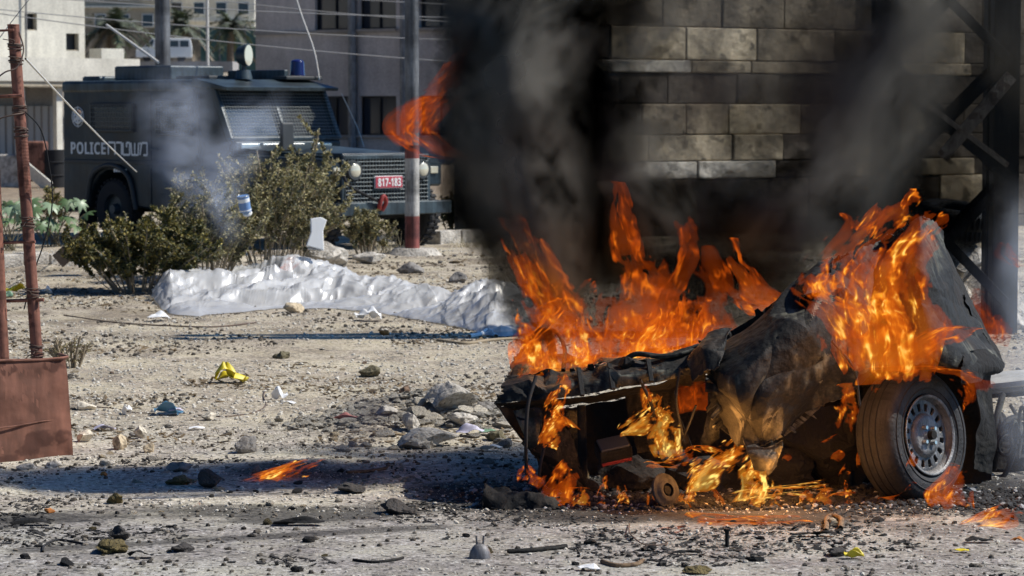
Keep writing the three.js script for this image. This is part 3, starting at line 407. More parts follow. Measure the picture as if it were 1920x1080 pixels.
// ---------------------------------------------------------------- poles, wires, planter
{ // red and white banded pole
  const b = gnd(773, 475), d = -b.z, r = 13.5 / ppm(d), Y = (py) => at(773, py, d).y - b.y;
  const t = thing('striped_pole', 'grey steel pole with a red and white banded foot before the vehicle', 'pole', b);
  const seg = (y0, y1, m, n, rad = r) => part(new THREE.CylinderGeometry(rad, rad, y1 - y0, 24, 6).translate(0, (y0 + y1) / 2, 0), m, n, t);
  const wp = mat(0.72, 0.69, 0.63, 0.7, 0, { map: rep(TX.paint, 2), bumpMap: rep(TX.lump, 6), bumpScale: 0.002 }), rp = mat(0.40, 0.11, 0.09, 0.7, 0, { map: rep(TX.paint, 2), bumpMap: rep(TX.lump, 6), bumpScale: 0.002 });
  seg(-0.1, Y(405), rp, 'red_band', r * 1.02); seg(Y(405), Y(297), wp, 'white_band', r * 1.02); seg(Y(297), Y(272), rp, 'red_band', r * 1.02); seg(Y(272), Y(-420), MT.galv, 'shaft', r * 0.98);
  part(new THREE.CylinderGeometry(0.24, 0.32, 0.08, 14).translate(0.03, 0.02, 0.02), MT.rubble, 'footing', t);
}
{ const d = 47, p = at(306, 209, d), b = V(p.x, height(p.x, -d), -d); const t = thing('lamp_pole', 'thick smooth grey pole rising behind the armoured vehicle', 'pole', b); part(new THREE.CylinderGeometry(0.115, 0.14, 7.5, 24).translate(0, 3.75, 0), MT.galv, 'shaft', t); part(new THREE.CylinderGeometry(0.22, 0.24, 0.1, 16).translate(0, 0.05, 0), MT.galv, 'base_flange', t); }
{ const d = 120, p = at(390, 209, d), b = V(p.x, height(p.x, -d), -d); const t = thing('thin_pole', 'thin pale pole in front of the green hoarding', 'pole', b); part(new THREE.CylinderGeometry(0.06, 0.07, 9, 12).translate(0, 4.5, 0), MT.cablePale, 'shaft', t); part(new THREE.SphereGeometry(0.09, 12, 8).translate(0, 9, 0), MT.cablePale, 'cap', t); }
const sag = (a, b, k, n = 10) => Array.from({ length: n + 1 }, (_, i) => { const u = i / n, p = a.clone().lerp(b, u); p.y -= k * 4 * u * (1 - u); return p; });
{
  const w = (label, pts, r, m = MT.cable, group = 'overhead cables across the buildings') => tag(part(tube(pts, r, 40, 5), m, 'overhead_cable'), label, 'cable', group);
  w('topmost overhead cable in front of the white house', sag(at(-40, -14, 50), at(960, 34, 58), 0.1), 0.009);
  w('second overhead cable crossing above the palms', sag(at(-40, 14, 50), at(960, 78, 58), 0.1), 0.009);
  w('lowest overhead cable passing just above the roof hatch', sag(at(-40, 20, 50), at(960, 122, 58), 0.12), 0.010);
  w('overhead cable across the upper windows of the grey building', sag(at(420, -20, 60), at(960, 12, 64), 0.05), 0.009);
  w('overhead cable just below the topmost one by the grey building', sag(at(420, 2, 60), at(960, 48, 64), 0.05), 0.009);
  tag(part(bar(at(200, 47, 38.5), at(297, 117, 36.5), 0.018, 8), MT.cablePale, 'stay_rod'), 'pale slanting rod above the roof of the armoured vehicle', 'rod');
  { const a = at(48, 110, 14.2), b = at(256, 322, 30); const o = tag(part(tube(sag(a, b, 0.02), 0.006, 30, 5), MT.cablePale, 'guy_wire'), 'thin pale wire slanting from the leaning rusty pipe across the vehicle', 'wire'); const c = part(new THREE.SphereGeometry(0.02, 8, 6), MT.wire, 'clamp', o); c.position.copy(a.clone().lerp(b, 0.3)); }
  tag(part(tube([at(62, -10, 14), at(30, 30, 14), at(0, 70, 14), at(-30, 110, 14)], 0.002, 16, 4), MT.cable, 'thin_wire'), 'thin grey wire running off from the top of the leaning pipe', 'wire');
}
// sheet-iron planter with two rusty pipes
const PLD = 13.55;   // its right edge; the front runs nearer towards the left
{
  const b = gnd(60, 862), t = thing('metal_planter', 'rusty sheet metal box with dented sides at the lower left', 'planter', b), P = (x, y, d) => at(x, y, d - Math.max(0, 121 - x) * 0.0022).sub(b);
  part(sheet([[P(-90, 676, PLD), P(10, 676, PLD), P(90, 674, PLD), P(121, 671, PLD)], [P(-90, 740, PLD - 0.02), P(10, 742, PLD - 0.015), P(92, 738, PLD - 0.01), P(127, 738, PLD)], [P(-90, 800, PLD + 0.02), P(10, 804, PLD + 0.015), P(94, 800, PLD - 0.01), P(132, 800, PLD)], [P(-90, 872, PLD), P(10, 872, PLD), P(95, 868, PLD), P(137, 858, PLD)]], { nu: 60, nv: 40, dent: 0.014, freq: 5, thick: 0.004, seed: 4 }), MT.rust, 'front_panel', t);
  part(sheet([[P(121, 671, PLD), P(117, 668, PLD + 0.25), P(112, 664, PLD + 0.5)], [P(129, 770, PLD), P(126, 764, PLD + 0.25), P(122, 758, PLD + 0.5)], [P(137, 862, PLD), P(134, 852, PLD + 0.25), P(130, 842, PLD + 0.5)]], { nu: 24, nv: 24, dent: 0.01, thick: 0.004, seed: 6 }), MT.rust, 'side_panel', t);
  part(tube([P(-90, 676, PLD - 0.008), P(10, 676, PLD - 0.008), P(90, 674, PLD - 0.008), P(121, 671, PLD - 0.006), P(112, 664, PLD + 0.5)], 0.008, 40, 6), MT.rust, 'rolled_rim', t);
  part(sheet([[P(-90, 700, PLD + 0.5), P(10, 700, PLD + 0.5), P(116, 700, PLD + 0.5)], [P(-90, 718, PLD + 0.02), P(10, 716, PLD + 0.02), P(120, 712, PLD + 0.02)]], { nu: 40, nv: 16, dent: 0.05, freq: 12, thick: 0 }), MT.rubble, 'soil', t);
  part(tube([P(-60, 806, PLD - 0.012), P(20, 800, PLD - 0.012), P(80, 790, PLD - 0.012), P(126, 786, PLD - 0.008)], 0.004, 30, 5), MT.rust, 'crease', t);
}
{
  const d = 13.8, pipe = (label, x0, y0, x1, y1, r, dd) => { const a = at(x0, y0, dd), b = at(x1, y1, dd - 0.05), base = b.clone(), t = thing('rusty_pipe', label, 'pipe', base, 'rusty pipes standing in the metal box'); const dir = a.clone().sub(b); part(bar(V(0, 0, 0), dir, r, 20), MT.rustPipe, 'shaft', t); part(new THREE.TorusGeometry(r * 0.92, r * 0.14, 8, 20).rotateX(Math.PI / 2).translate(dir.x, dir.y, dir.z), MT.rustPipe, 'pipe_end', t); return [t, dir]; };
  const [t, dir] = pipe('tall leaning rusty pipe bound with wire, standing in the metal box', 25, 47, 71, 690, 0.0295, d); pipe('shorter rusty pipe cut off by the left edge beside the leaning one', -12, 320, 6, 690, 0.032, 13.75);
  const q = rng(55), wrap = (s, n, name, h = 0.035) => { const o = []; for (let k = 0; k < n; k++) { const c = dir.clone().multiplyScalar(s + (q() - 0.5) * h); const g = new THREE.TorusGeometry(0.034 + 0.003 * q(), 0.0028, 5, 20).rotateX(Math.PI / 2 + (q() - 0.5) * 0.5).rotateY(q() * 3).translate(c.x, c.y, c.z); o.push(g); } for (let k = 0; k < 2; k++) { const c = dir.clone().multiplyScalar(s), e = V(rr(-0.06, 0.06, q), rr(-0.06, 0.04, q), 0.05); o.push(tube([c.clone().add(V(0, 0, 0.035)), c.clone().addScaledVector(e, 0.6).add(V(0.02, 0, 0.02)), c.clone().add(e)], 0.0024, 10, 5)); } part(o, MT.wire, name, t); };
  for (const s of [0.945, 0.90, 0.76, 0.685, 0.43, 0.215, 0.05]) wrap(s, 5, 'wire_tie');
  { const o = []; for (let k = 0; k < 44; k++) { const c = dir.clone().multiplyScalar(0.50 + k * 0.0042); o.push(new THREE.TorusGeometry(0.0305, 0.0022, 5, 18).rotateX(Math.PI / 2).translate(c.x, c.y, c.z)); } part(o, MT.rustPipe, 'wire_coil', t); }
  { const o = []; for (let k = 0; k < 7; k++) { const a = V(rr(-0.03, 0.06, q), 0.03, rr(-0.02, 0.05, q)); o.push(tube([a, a.clone().add(V(rr(-0.06, 0.06, q), rr(-0.02, 0.05, q), 0.03)), a.clone().add(V(rr(-0.1, 0.1, q), rr(-0.05, 0.02, q), 0.04))], 0.003, 8, 5)); } part(o, MT.wire, 'tangled_wire', t); }
  const rod = (y, x1, label, r = 0.008) => tag(part(bar(at(-40, y, 13.78), at(x1, y - 4, 13.74), r, 8), MT.rustPipe, 'cross_rod'), label, 'rod', 'rods tied to the rusty pipes');
  rod(60, 26, 'short rusty rod tied to the top of the leaning pipe', 0.006); rod(183, 42, 'rusty rod tied to the leaning pipe below its second wire tie', 0.009); rod(457, 66, 'thin rusty rod tied to the leaning pipe at plant height'); rod(566, 82, 'rusty rod joining the feet of both pipes', 0.009);
  tag(part(tube([at(48, 210, 13.72), at(75, 240, 13.7), at(92, 310, 13.75), at(98, 380, 13.8), at(84, 450, 13.8), at(60, 520, 13.78), at(45, 580, 13.75)], 0.0035, 40, 5), MT.black, 'loose_wire'), 'black wire hanging in a loop beside the leaning rusty pipe', 'wire');
  tag(part(tube([at(-20, 160, 13.7), at(10, 135, 13.7), at(30, 128, 13.72), at(44, 95, 13.75), at(36, 60, 13.76)], 0.004, 24, 5), MT.wire, 'barbed_wire'), 'twisted barbed wire at the top of the leaning rusty pipe', 'wire');
  tag(part(tube([at(-30, 235, 13.7), at(0, 222, 13.7), at(28, 215, 13.7), at(44, 212, 13.74)], 0.004, 24, 5), MT.wire, 'barbed_wire'), 'twisted wire leading out of view below the barbed one', 'wire');
}
// lattice tower in the smoke
{
  const d = 21, b = gnd(1775, 640); b.z = -d; b.x = at(1775, 400, d).x; b.y = height(b.x, b.z); const t = thing('lattice_tower', 'dark steel lattice tower with crossed braces, standing in the smoke', 'tower', b), s = 0.452, H = 6.2;
  for (const [x, z] of [[-s, 0], [s, 0], [-s, -0.3], [s, -0.3]]) part([box(0.19, H, 0.02, x, H / 2, z, 0), box(0.02, H, 0.18, x - Math.sign(x) * 0.09, H / 2, z - 0.101, 0)], MT.darkSteel, 'leg', t);
  const lv = [0.25, 1.18, 2.1, 3.0, 3.9, 4.8, 5.7], br = (a, c, name = 'brace') => part([plank(a, c, 0.075, 0.012)], MT.darkSteel, name, t);
  for (let i = 0; i < lv.length - 1; i++) { const y0 = lv[i], y1 = lv[i + 1]; br(V(-s, y0, 0.018), V(s, y1, 0.018)); br(V(-s, y1, 0.034), V(s, y0, 0.034)); br(V(-s, y0, -0.33), V(s, y1, -0.33));  }
  br(V(-s, 1.95, 0.05), V(s, 1.22, 0.05), 'broken_plank'); const pk = mat(0.5, 0.46, 0.4, 0.9, 0, { map: rep(TX.rust, 2) }); part([plank(V(-s + 0.05, 1.94, 0.062), V(s, 1.30, 0.062), 0.04, 0.01), plank(V(-0.05, 1.36, 0.064), V(s + 0.02, 1.98, 0.064), 0.10, 0.012)], pk, 'pale_brace_strip', t);  // pale strips along the diagonals; the thin one paints its lit edge
}

// ---------------------------------------------------------------- plants
function leafMesh(list, par, name = 'foliage') {                     // list of {p, dir, n, l, w, c}
  const pos = [], col = [], idx = []; let k = 0;
  for (const { p, dir, n, l, w, c } of list) { const s = dir.clone().cross(n).normalize(), m = p.clone().addScaledVector(dir, l * 0.5), e = p.clone().addScaledVector(dir, l).addScaledVector(n, -l * 0.12); for (const q of [p, m.clone().addScaledVector(s, w).addScaledVector(n, w * 0.3), m.clone().addScaledVector(s, -w).addScaledVector(n, w * 0.3), e]) { pos.push(q.x, q.y, q.z); col.push(...c); } idx.push(k, k + 1, k + 2, k + 1, k + 3, k + 2); k += 4; }
  const g = new THREE.BufferGeometry(); g.setAttribute('position', new THREE.Float32BufferAttribute(pos, 3)); g.setAttribute('color', new THREE.Float32BufferAttribute(col, 3)); g.setIndex(idx); g.computeVertexNormals(); return part(g, MT.leafV, name, par);
}
function shrub(label, base, { w, h, stems, leaves, size, cols, lean = V(0, 0, 0), seed = 1, twigM = MT.twig, bare = 0.15, spread = 1 }) {
  const q = rng(seed), t = thing('shrub', label, 'shrub', base), tubes = [], list = [];
  for (let s = 0; s < stems; s++) {
    const az = q() * 6.283, rad = Math.sqrt(q()), tip = V(Math.cos(az) * rad * w * 0.5, h * (1 - 0.55 * rad * rad * spread) * rr(0.72, 1.04, q), Math.sin(az) * rad * w * 0.38).add(lean), foot = V(Math.cos(az) * rad * w * 0.13, -0.05, Math.sin(az) * rad * w * 0.1), mid = foot.clone().lerp(tip, 0.5).add(V(rr(-0.1, 0.1, q) * w * 0.3, h * 0.06, rr(-0.1, 0.1, q) * w * 0.3));
    const curve = new THREE.CatmullRomCurve3([foot, mid, tip]); tubes.push(new THREE.TubeGeometry(curve, 10, 0.004 + 0.005 * q(), 5)); const twigs = [[curve, bare, 1]];
    for (let k = 0; k < 7; k++) { const u = rr(0.3, 0.95, q), a = curve.getPoint(u), dir = V(rr(-1, 1, q), rr(0.05, 1.1, q), rr(-1, 1, q)).normalize(), L = rr(0.12, 0.32, q) * h * (1.15 - u * 0.5); const c = new THREE.CatmullRomCurve3([a, a.clone().addScaledVector(dir, L * 0.5).add(V(0, 0.01, 0)), a.clone().addScaledVector(dir, L).add(V(0, L * 0.12, 0))]); tubes.push(new THREE.TubeGeometry(c, 5, 0.0035, 4)); twigs.push([c, 0.1, 0.8]); }
    const per = Math.round(leaves / stems / twigs.length);
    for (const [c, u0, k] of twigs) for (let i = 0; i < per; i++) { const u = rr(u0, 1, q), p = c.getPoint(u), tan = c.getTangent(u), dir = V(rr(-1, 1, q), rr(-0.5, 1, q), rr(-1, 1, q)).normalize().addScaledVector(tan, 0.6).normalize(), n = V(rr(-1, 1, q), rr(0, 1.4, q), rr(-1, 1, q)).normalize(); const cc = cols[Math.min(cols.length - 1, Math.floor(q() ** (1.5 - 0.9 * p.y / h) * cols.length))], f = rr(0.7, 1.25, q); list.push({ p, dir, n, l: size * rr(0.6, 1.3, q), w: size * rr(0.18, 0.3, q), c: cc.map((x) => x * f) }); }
  }
  part(tubes, twigM, 'branches', t); leafMesh(list, t); return t;
}
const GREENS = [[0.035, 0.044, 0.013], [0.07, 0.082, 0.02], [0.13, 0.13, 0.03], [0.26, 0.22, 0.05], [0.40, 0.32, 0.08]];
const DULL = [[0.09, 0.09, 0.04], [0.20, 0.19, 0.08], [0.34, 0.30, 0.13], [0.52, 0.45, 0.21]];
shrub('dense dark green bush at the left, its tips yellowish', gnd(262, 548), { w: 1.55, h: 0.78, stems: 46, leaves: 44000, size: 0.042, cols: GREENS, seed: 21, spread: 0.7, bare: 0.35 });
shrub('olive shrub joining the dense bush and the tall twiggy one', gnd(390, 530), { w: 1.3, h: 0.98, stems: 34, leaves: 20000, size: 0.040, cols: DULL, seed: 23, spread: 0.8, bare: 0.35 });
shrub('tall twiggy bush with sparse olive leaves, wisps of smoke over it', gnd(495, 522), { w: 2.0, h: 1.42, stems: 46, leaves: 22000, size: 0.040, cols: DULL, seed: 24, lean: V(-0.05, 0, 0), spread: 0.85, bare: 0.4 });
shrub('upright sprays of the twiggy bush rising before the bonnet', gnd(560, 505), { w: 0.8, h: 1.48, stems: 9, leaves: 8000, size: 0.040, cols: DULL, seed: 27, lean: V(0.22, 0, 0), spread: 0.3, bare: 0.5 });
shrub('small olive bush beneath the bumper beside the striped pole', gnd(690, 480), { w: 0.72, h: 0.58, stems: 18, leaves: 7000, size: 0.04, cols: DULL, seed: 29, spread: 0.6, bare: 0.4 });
shrub('small yellow green shrub at the right front wheel', gnd(852, 445), { w: 0.55, h: 0.62, stems: 14, leaves: 2600, size: 0.05, cols: [[0.09, 0.085, 0.02], [0.18, 0.15, 0.03], [0.30, 0.24, 0.05]], seed: 31, spread: 0.5 });
shrub('small scrubby plant between the junk and the vehicle rear', gnd(92, 432), { w: 0.7, h: 0.65, stems: 12, leaves: 2500, size: 0.05, cols: GREENS, seed: 33 });
shrub('wispy dry weed beside the metal box', gnd(136, 690), { w: 0.34, h: 0.22, stems: 16, leaves: 500, size: 0.02, cols: [[0.20, 0.18, 0.07], [0.32, 0.27, 0.12]], seed: 37, spread: 0.5 });
{ // dry grass tufts by the pole
  const tuft = (px, py, label, seed, w = 0.22, h = 0.3) => { const q = rng(seed), b = gnd(px, py), t = thing('dry_grass_tuft', label, 'grass tuft', b), o = []; for (let i = 0; i < 46; i++) { const a = V(rr(-w, w, q), -0.02, rr(-w, w, q) * 0.6), e = a.clone().add(V(rr(-0.13, 0.13, q), h * rr(0.5, 1.1, q), rr(-0.1, 0.1, q))); o.push(bar(a, e, 0.004, 3, 0.001)); } part(o, mat(0.36, 0.31, 0.2, 0.95), 'blades', t); };
  tuft(742, 474, 'dry straw tuft left of the foot of the striped pole', 3); tuft(700, 470, 'straw tuft under the bumper behind the olive bush', 5); tuft(880, 464, 'dry tuft at the edge of the low kerb', 7, 0.3, 0.18);
}
{ // broad-leaved plants, left edge: fingered leaves
  const plant = (px, py, label, seed, n, h) => { const q = rng(seed), b = gnd(px, py), t = thing('broadleaf_plant', label, 'plant', b), stems = []; const lm = [mat(0.075, 0.13, 0.045, 0.55), mat(0.12, 0.19, 0.08, 0.5), mat(0.22, 0.30, 0.18, 0.45)];
    for (let i = 0; i < n; i++) { const a = V(rr(-0.12, 0.12, q), 0, rr(-0.1, 0.1, q)), c = a.clone().add(V(rr(-0.5, 0.5, q), h * rr(0.35, 1, q), rr(-0.3, 0.35, q))); stems.push(tube([a, a.clone().lerp(c, 0.6).add(V(0, 0.05, 0)), c], 0.006, 8, 5)); const nrm = V(rr(-0.5, 0.5, q), rr(0.4, 1, q), rr(-0.1, 0.9, q)).normalize(), ux = V(1, 0, 0).cross(nrm).normalize(), uy = nrm.clone().cross(ux), fingers = [], Lr = rr(0.13, 0.2, q);
      for (let f = 0; f < 7; f++) { const an = (f - 3) * 0.72 + q() * 0.2, dr = ux.clone().multiplyScalar(Math.cos(an)).addScaledVector(uy, Math.sin(an)), sd = nrm.clone().cross(dr), L = Lr * (1 - 0.09 * Math.abs(f - 3)); fingers.push(gridGeo(4, 2, (u, v) => c.clone().addScaledVector(dr, L * u).addScaledVector(sd, (v - 0.5) * L * 0.36 * Math.sin(Math.PI * Math.min(1, u * 0.9 + 0.08))).addScaledVector(nrm, -0.35 * L * u * u - 0.03 * Math.abs(v - 0.5) * L))); }
      part(fingers, lm[Math.floor(q() * 3)], 'leaf', t); }
    part(stems, MT.olive, 'stems', t); };
  plant(20, 470, 'broad-leaved green plant at the left edge behind the pipes', 5, 22, 0.62); plant(98, 462, 'broad-leaved plant with pale fingered leaves right of the leaning pipe', 9, 20, 0.62); plant(-40, 455, 'tall broad-leaved plant cut off by the left edge', 12, 18, 0.85);
}

// ---------------------------------------------------------------- crumpled plastic sheet
{
  const b = gnd(640, 585), t = thing('plastic_sheet', 'crumpled translucent white plastic sheeting heaped along the ground', 'plastic sheet', b);
  const pm = mat(0.74, 0.74, 0.73, 0.30, 0, { phys: true, transmission: 0.5, specularIntensity: 1 });
  // columns: [px, front py, back py, how high it is bunched up]
  const cols = [[288, 566, 545, .02], [318, 588, 522, .13], [370, 592, 514, .11], [430, 588, 514, .11], [500, 583, 508, .14], [560, 580, 510, .16], [620, 581, 520, .14], [690, 586, 536, .12], [750, 594, 546, .10], [805, 606, 560, .10], [850, 614, 572, .10], [885, 622, 560, .15], [918, 630, 560, .18], [950, 632, 566, .14], [985, 626, 576, .09], [1012, 614, 592, .03]];
  const cA = cols.map(([px, pf]) => gnd(px, pf)), cB = cols.map(([px, , pb]) => gnd(px, pb)), cr_ = (v) => Math.abs(v);
  const g = gridGeo(560, 150, (u, v) => {
    const a = V(spline(cA, u, (p) => p.x), 0, spline(cA, u, (p) => p.z)), c = V(spline(cB, u, (p) => p.x), 0, spline(cB, u, (p) => p.z)), H = spline(cols, u, (q) => q[3]);
    const e = 0.07 * fbm(u * 16, v * 3, 5, 3), x = lerp(a.x, c.x, v) + 0.05 * fbm(u * 30, v * 8, 8, 2), z = lerp(a.z, c.z, v + e * (0.4 + Math.abs(v - 0.5))), s = x, w = z * 0.8;
    const wx = s + 0.14 * fbm(s * 2.2, w * 2.2, 3, 3), wz = w + 0.14 * fbm(s * 2.2, w * 2.2, 13, 3);
    const crump = 1.25 - 2.8 * cr_(fbm(wx * 1.0 + wz * 1.6, wz * 2.0 - wx * 0.3, 1, 2)) - 1.2 * cr_(fbm(wx * 2.6 + wz * 2.2, wz * 3.2, 4, 2)) - 0.55 * cr_(fbm(wx * 6.5 + wz * 3, wz * 7, 7, 1)) - 0.20 * cr_(vnoise(wx * 15 + wz * 8, wz * 16, 9));
    const prof = Math.pow(Math.sin(Math.PI * clamp(0.005 + v * 0.96)), 0.8) * (v < 0.5 ? 1 : 0.95), y = 1.55 * H * prof * (0.42 + 0.70 * crump) + 0.004 + 0.03 * crump * prof;
    return V(x, height(x, z) + Math.max(0.004, y), z);
  });
  g.computeVertexNormals(); part(g, pm, 'sheet', t);
  for (const c of t.children) if (c.name === 'sheet') c.position.copy(b).negate();
}
// ---------------------------------------------------------------- the burning car wreck
{
  const b = V(WRECK.x, 0, WRECK.z), P = (x, y, d) => at(x, y, d).sub(b), G = (list) => list.map((r) => r.map((q) => P(...q)));
  const t = thing('burning_car_wreck', 'charred torn front end of a car in flames on one steel wheel', 'car wreck', b);
  // big crumpled wing in the middle
  part(sheet(G([
    [[1306, 655, 12.15], [1400, 602, 12.15], [1500, 528, 12.15], [1572, 480, 12.2], [1650, 452, 12.3]],
    [[1318, 690, 11.85], [1405, 655, 11.72], [1500, 606, 11.75], [1585, 566, 11.9], [1652, 556, 12.0]],
    [[1330, 745, 11.75], [1405, 742, 11.58], [1492, 716, 11.66], [1578, 672, 11.8], [1645, 645, 11.9]],
    [[1345, 800, 11.85], [1412, 838, 11.75], [1482, 812, 11.8], [1556, 752, 11.9], [1625, 700, 12.0]]]), { nu: 130, nv: 100, dent: 0.035, freq: 4, sharp: 0.5, seed: 3, thick: 0.003, tear: 0.10, facet: [6, 5, 0.040], crease: 0.3 }), MT.char, 'crumpled_wing', t);
  // peak folded up behind the wheel
  part(sheet(G([
    [[1632, 462, 12.3], [1690, 428, 12.25], [1727, 404, 12.2], [1741, 414, 12.32], [1752, 440, 12.5]],
    [[1640, 560, 12.02], [1690, 542, 11.95], [1730, 530, 11.86], [1768, 532, 12.15], [1805, 545, 12.5]],
    [[1640, 640, 11.97], [1700, 640, 11.88], [1752, 632, 11.84], [1806, 632, 12.12], [1850, 634, 12.5]],
    [[1640, 692, 12.02], [1720, 682, 11.92], [1782, 690, 11.92], [1835, 694, 12.12], [1882, 684, 12.5]]]), { nu: 100, nv: 100, dent: 0.03, freq: 5, sharp: 0.6, seed: 8, thick: 0.003, tear: 0.09, facet: [5, 5, 0.035], crease: 0.3 }), MT.char, 'folded_panel', t);
  part(sheet(G([[[1748, 425, 12.55], [1775, 470, 12.65], [1800, 520, 12.7]], [[1790, 540, 12.5], [1812, 560, 12.6], [1835, 600, 12.7]], [[1836, 690, 12.45], [1858, 692, 12.5], [1884, 684, 12.6]]]), { nu: 30, nv: 40, dent: 0.03, seed: 11, thick: 0.005, tear: 0.03 }), MT.soot, 'back_face', t);
  // bonnet edge: a flat top skin, a front lip below a sharp fold, torn along the bottom
  const foldLine = [[950, 705, 12.2], [1010, 700, 12.14], [1058, 695, 12.08], [1110, 686, 12.06], [1165, 678, 12.05], [1240, 671, 12.03], [1314, 650, 12.08]];
  part(sheet(G([[[985, 640, 13.0], [1025, 652, 13], [1062, 664, 13.0], [1110, 667, 13], [1160, 668, 13.0], [1240, 660, 12.95], [1305, 642, 12.9]], [[965, 674, 12.6], [1015, 678, 12.55], [1060, 681, 12.5], [1110, 678, 12.5], [1162, 672, 12.5], [1240, 664, 12.5], [1308, 645, 12.5]], foldLine]), { nu: 130, nv: 50, dent: 0.012, freq: 6, seed: 5, thick: 0.003, tear: 0.05, facet: [9, 4, 0.028], crease: 0.3 }), MT.char, 'bonnet_skin', t);
  part(sheet(G([foldLine, [[936, 735, 12.06], [1000, 728, 12.0], [1054, 722, 11.96], [1110, 714, 11.95], [1162, 704, 11.94], [1240, 694, 11.93], [1318, 672, 11.94]], [[926, 758, 12.02], [1000, 752, 11.96], [1052, 746, 11.94], [1110, 738, 11.94], [1160, 726, 11.93], [1242, 714, 11.92], [1324, 692, 11.9]]]), { nu: 140, nv: 36, dent: 0.012, freq: 7, seed: 6, thick: 0.003, tear: 0.16, facet: [12, 3, 0.022], crease: 0.3 }), MT.char, 'bonnet_lip', t);
  part(sheet(G([[[926, 758, 12.02], [1000, 752, 11.98], [1110, 738, 11.96], [1242, 714, 11.95], [1324, 692, 11.93]], [[975, 768, 12.3], [1030, 764, 12.3], [1120, 748, 12.3], [1245, 730, 12.25], [1330, 712, 12.2]]]), { nu: 90, nv: 20, dent: 0.02, freq: 7, seed: 7, thick: 0.003, tear: 0.1, facet: [9, 2, 0.02], crease: 0.3 }), MT.charDark, 'slam_panel', t);
  for (const [a, c] of [[[1085, 690, 12.02], [1092, 742, 11.9]], [[1142, 682, 12.0], [1150, 730, 11.88]], [[1215, 674, 11.98], [1222, 716, 11.87]]]) part(plank(P(...a), P(...c), 0.02, 0.012), MT.charDark, 'rib', t);
  part([tube([P(1170, 676, 12.03), P(1192, 664, 12.0), P(1240, 668, 12.0), P(1280, 662, 12), P(1314, 648, 12.05)], 0.012, 40, 8)], MT.char, 'lip_bead', t);
  // torn flaps and strips hanging off the panels
  const flap = (pts, name, m, seed) => part(sheet(G(pts), { nu: 26, nv: 26, dent: 0.012, freq: 8, seed, thick: 0.003, tear: 0.14, facet: [3, 3, 0.02], crease: 0.3 }), m, name, t);
  flap([[[1300, 648, 12.05], [1340, 622, 12.0], [1372, 610, 12.0]], [[1290, 672, 11.9], [1322, 650, 11.8], [1362, 640, 11.82]], [[1300, 715, 11.8], [1320, 700, 11.72], [1350, 690, 11.7]]], 'torn_flap', MT.char, 71);
  flap([[[1390, 820, 11.72], [1430, 836, 11.7], [1470, 822, 11.72]], [[1402, 850, 11.68], [1436, 862, 11.66], [1462, 848, 11.7]], [[1420, 880, 11.72], [1438, 890, 11.7], [1452, 872, 11.72]]], 'torn_flap', MT.char, 73);
  flap([[[1805, 660, 12.0], [1845, 655, 12.2], [1884, 684, 12.4]], [[1800, 690, 11.9], [1840, 690, 12.1], [1868, 700, 12.3]], [[1808, 722, 11.95], [1828, 716, 12.05], [1846, 712, 12.2]]], 'torn_flap', MT.charDark, 75);
  flap([[[1500, 528, 12.1], [1530, 500, 12.1], [1562, 482, 12.15]], [[1490, 545, 12.0], [1524, 520, 11.95], [1560, 505, 12.0]], [[1496, 572, 11.9], [1520, 556, 11.85], [1550, 540, 11.9]]], 'torn_flap', MT.char, 77);
  flap([[[962, 770, 12.0], [990, 766, 11.98], [1015, 764, 11.96]], [[975, 800, 11.96], [998, 798, 11.95], [1016, 796, 11.95]], [[990, 838, 12.0], [1002, 840, 11.98], [1010, 826, 11.98]]], 'torn_flap', MT.char, 79);
  part([rockGeo(0.045, 6, 4, 0.9).translate(...P(1172, 680, 11.98).toArray())], MT.charDark, 'hinge_bracket', t);
  part(sheet(G([[[985, 642, 12.8], [1012, 624, 12.8], [1040, 622, 12.75]], [[968, 690, 12.4], [1010, 690, 12.4], [1050, 700, 12.3]], [[945, 735, 12.1], [1000, 730, 12.1], [1060, 728, 12.0]]]), { nu: 30, nv: 30, dent: 0.02, freq: 7, seed: 13, thick: 0.003, tear: 0.12, facet: [4, 4, 0.03], crease: 0.3 }), MT.char, 'torn_corner', t);
  part([tube([P(985, 640, 12.8), P(1010, 624, 12.75), P(1038, 620, 12.7), P(1058, 650, 12.5), P(1056, 695, 12.2)], 0.010, 30, 8)], MT.charDark, 'bent_frame', t);
  // lower left: scorched bumper skin
  part(sheet(G([
    [[930, 758, 12.02], [1000, 764, 12.05], [1062, 768, 12.1]],
    [[968, 815, 12.0], [1020, 825, 12.02], [1080, 838, 12.1]],
    [[1005, 862, 12.02], [1048, 886, 12.05], [1098, 905, 12.12]],
    [[1018, 900, 12.15], [1060, 925, 12.15], [1108, 938, 12.2]]]), { nu: 50, nv: 60, dent: 0.025, freq: 6, sharp: 0.4, seed: 17, thick: 0.003, tear: 0.12, facet: [4, 6, 0.03], crease: 0.3 }), MT.charBrown, 'bumper_skin', t);
  part(sheet(G([[[1020, 770, 12.25], [1090, 770, 12.3]], [[1030, 850, 12.2], [1095, 840, 12.3]], [[1050, 930, 12.2], [1110, 935, 12.3]]]), { nu: 30, nv: 40, dent: 0.05, freq: 7, seed: 19, thick: 0.004 }), MT.olive, 'inner_skin', t);
  // bulkhead with a hole burnt through
  part(sheet(G([
    [[1170, 735, 12.35], [1230, 722, 12.35], [1262, 712, 12.35]], [[1180, 790, 12.4], [1232, 780, 12.4], [1272, 770, 12.4]], [[1195, 850, 12.4], [1240, 845, 12.4], [1300, 840, 12.4]]]), { nu: 40, nv: 40, dent: 0.05, freq: 6, sharp: 0.3, seed: 23, thick: 0.004, tear: 0.03 }), MT.charBrown, 'bulkhead', t);
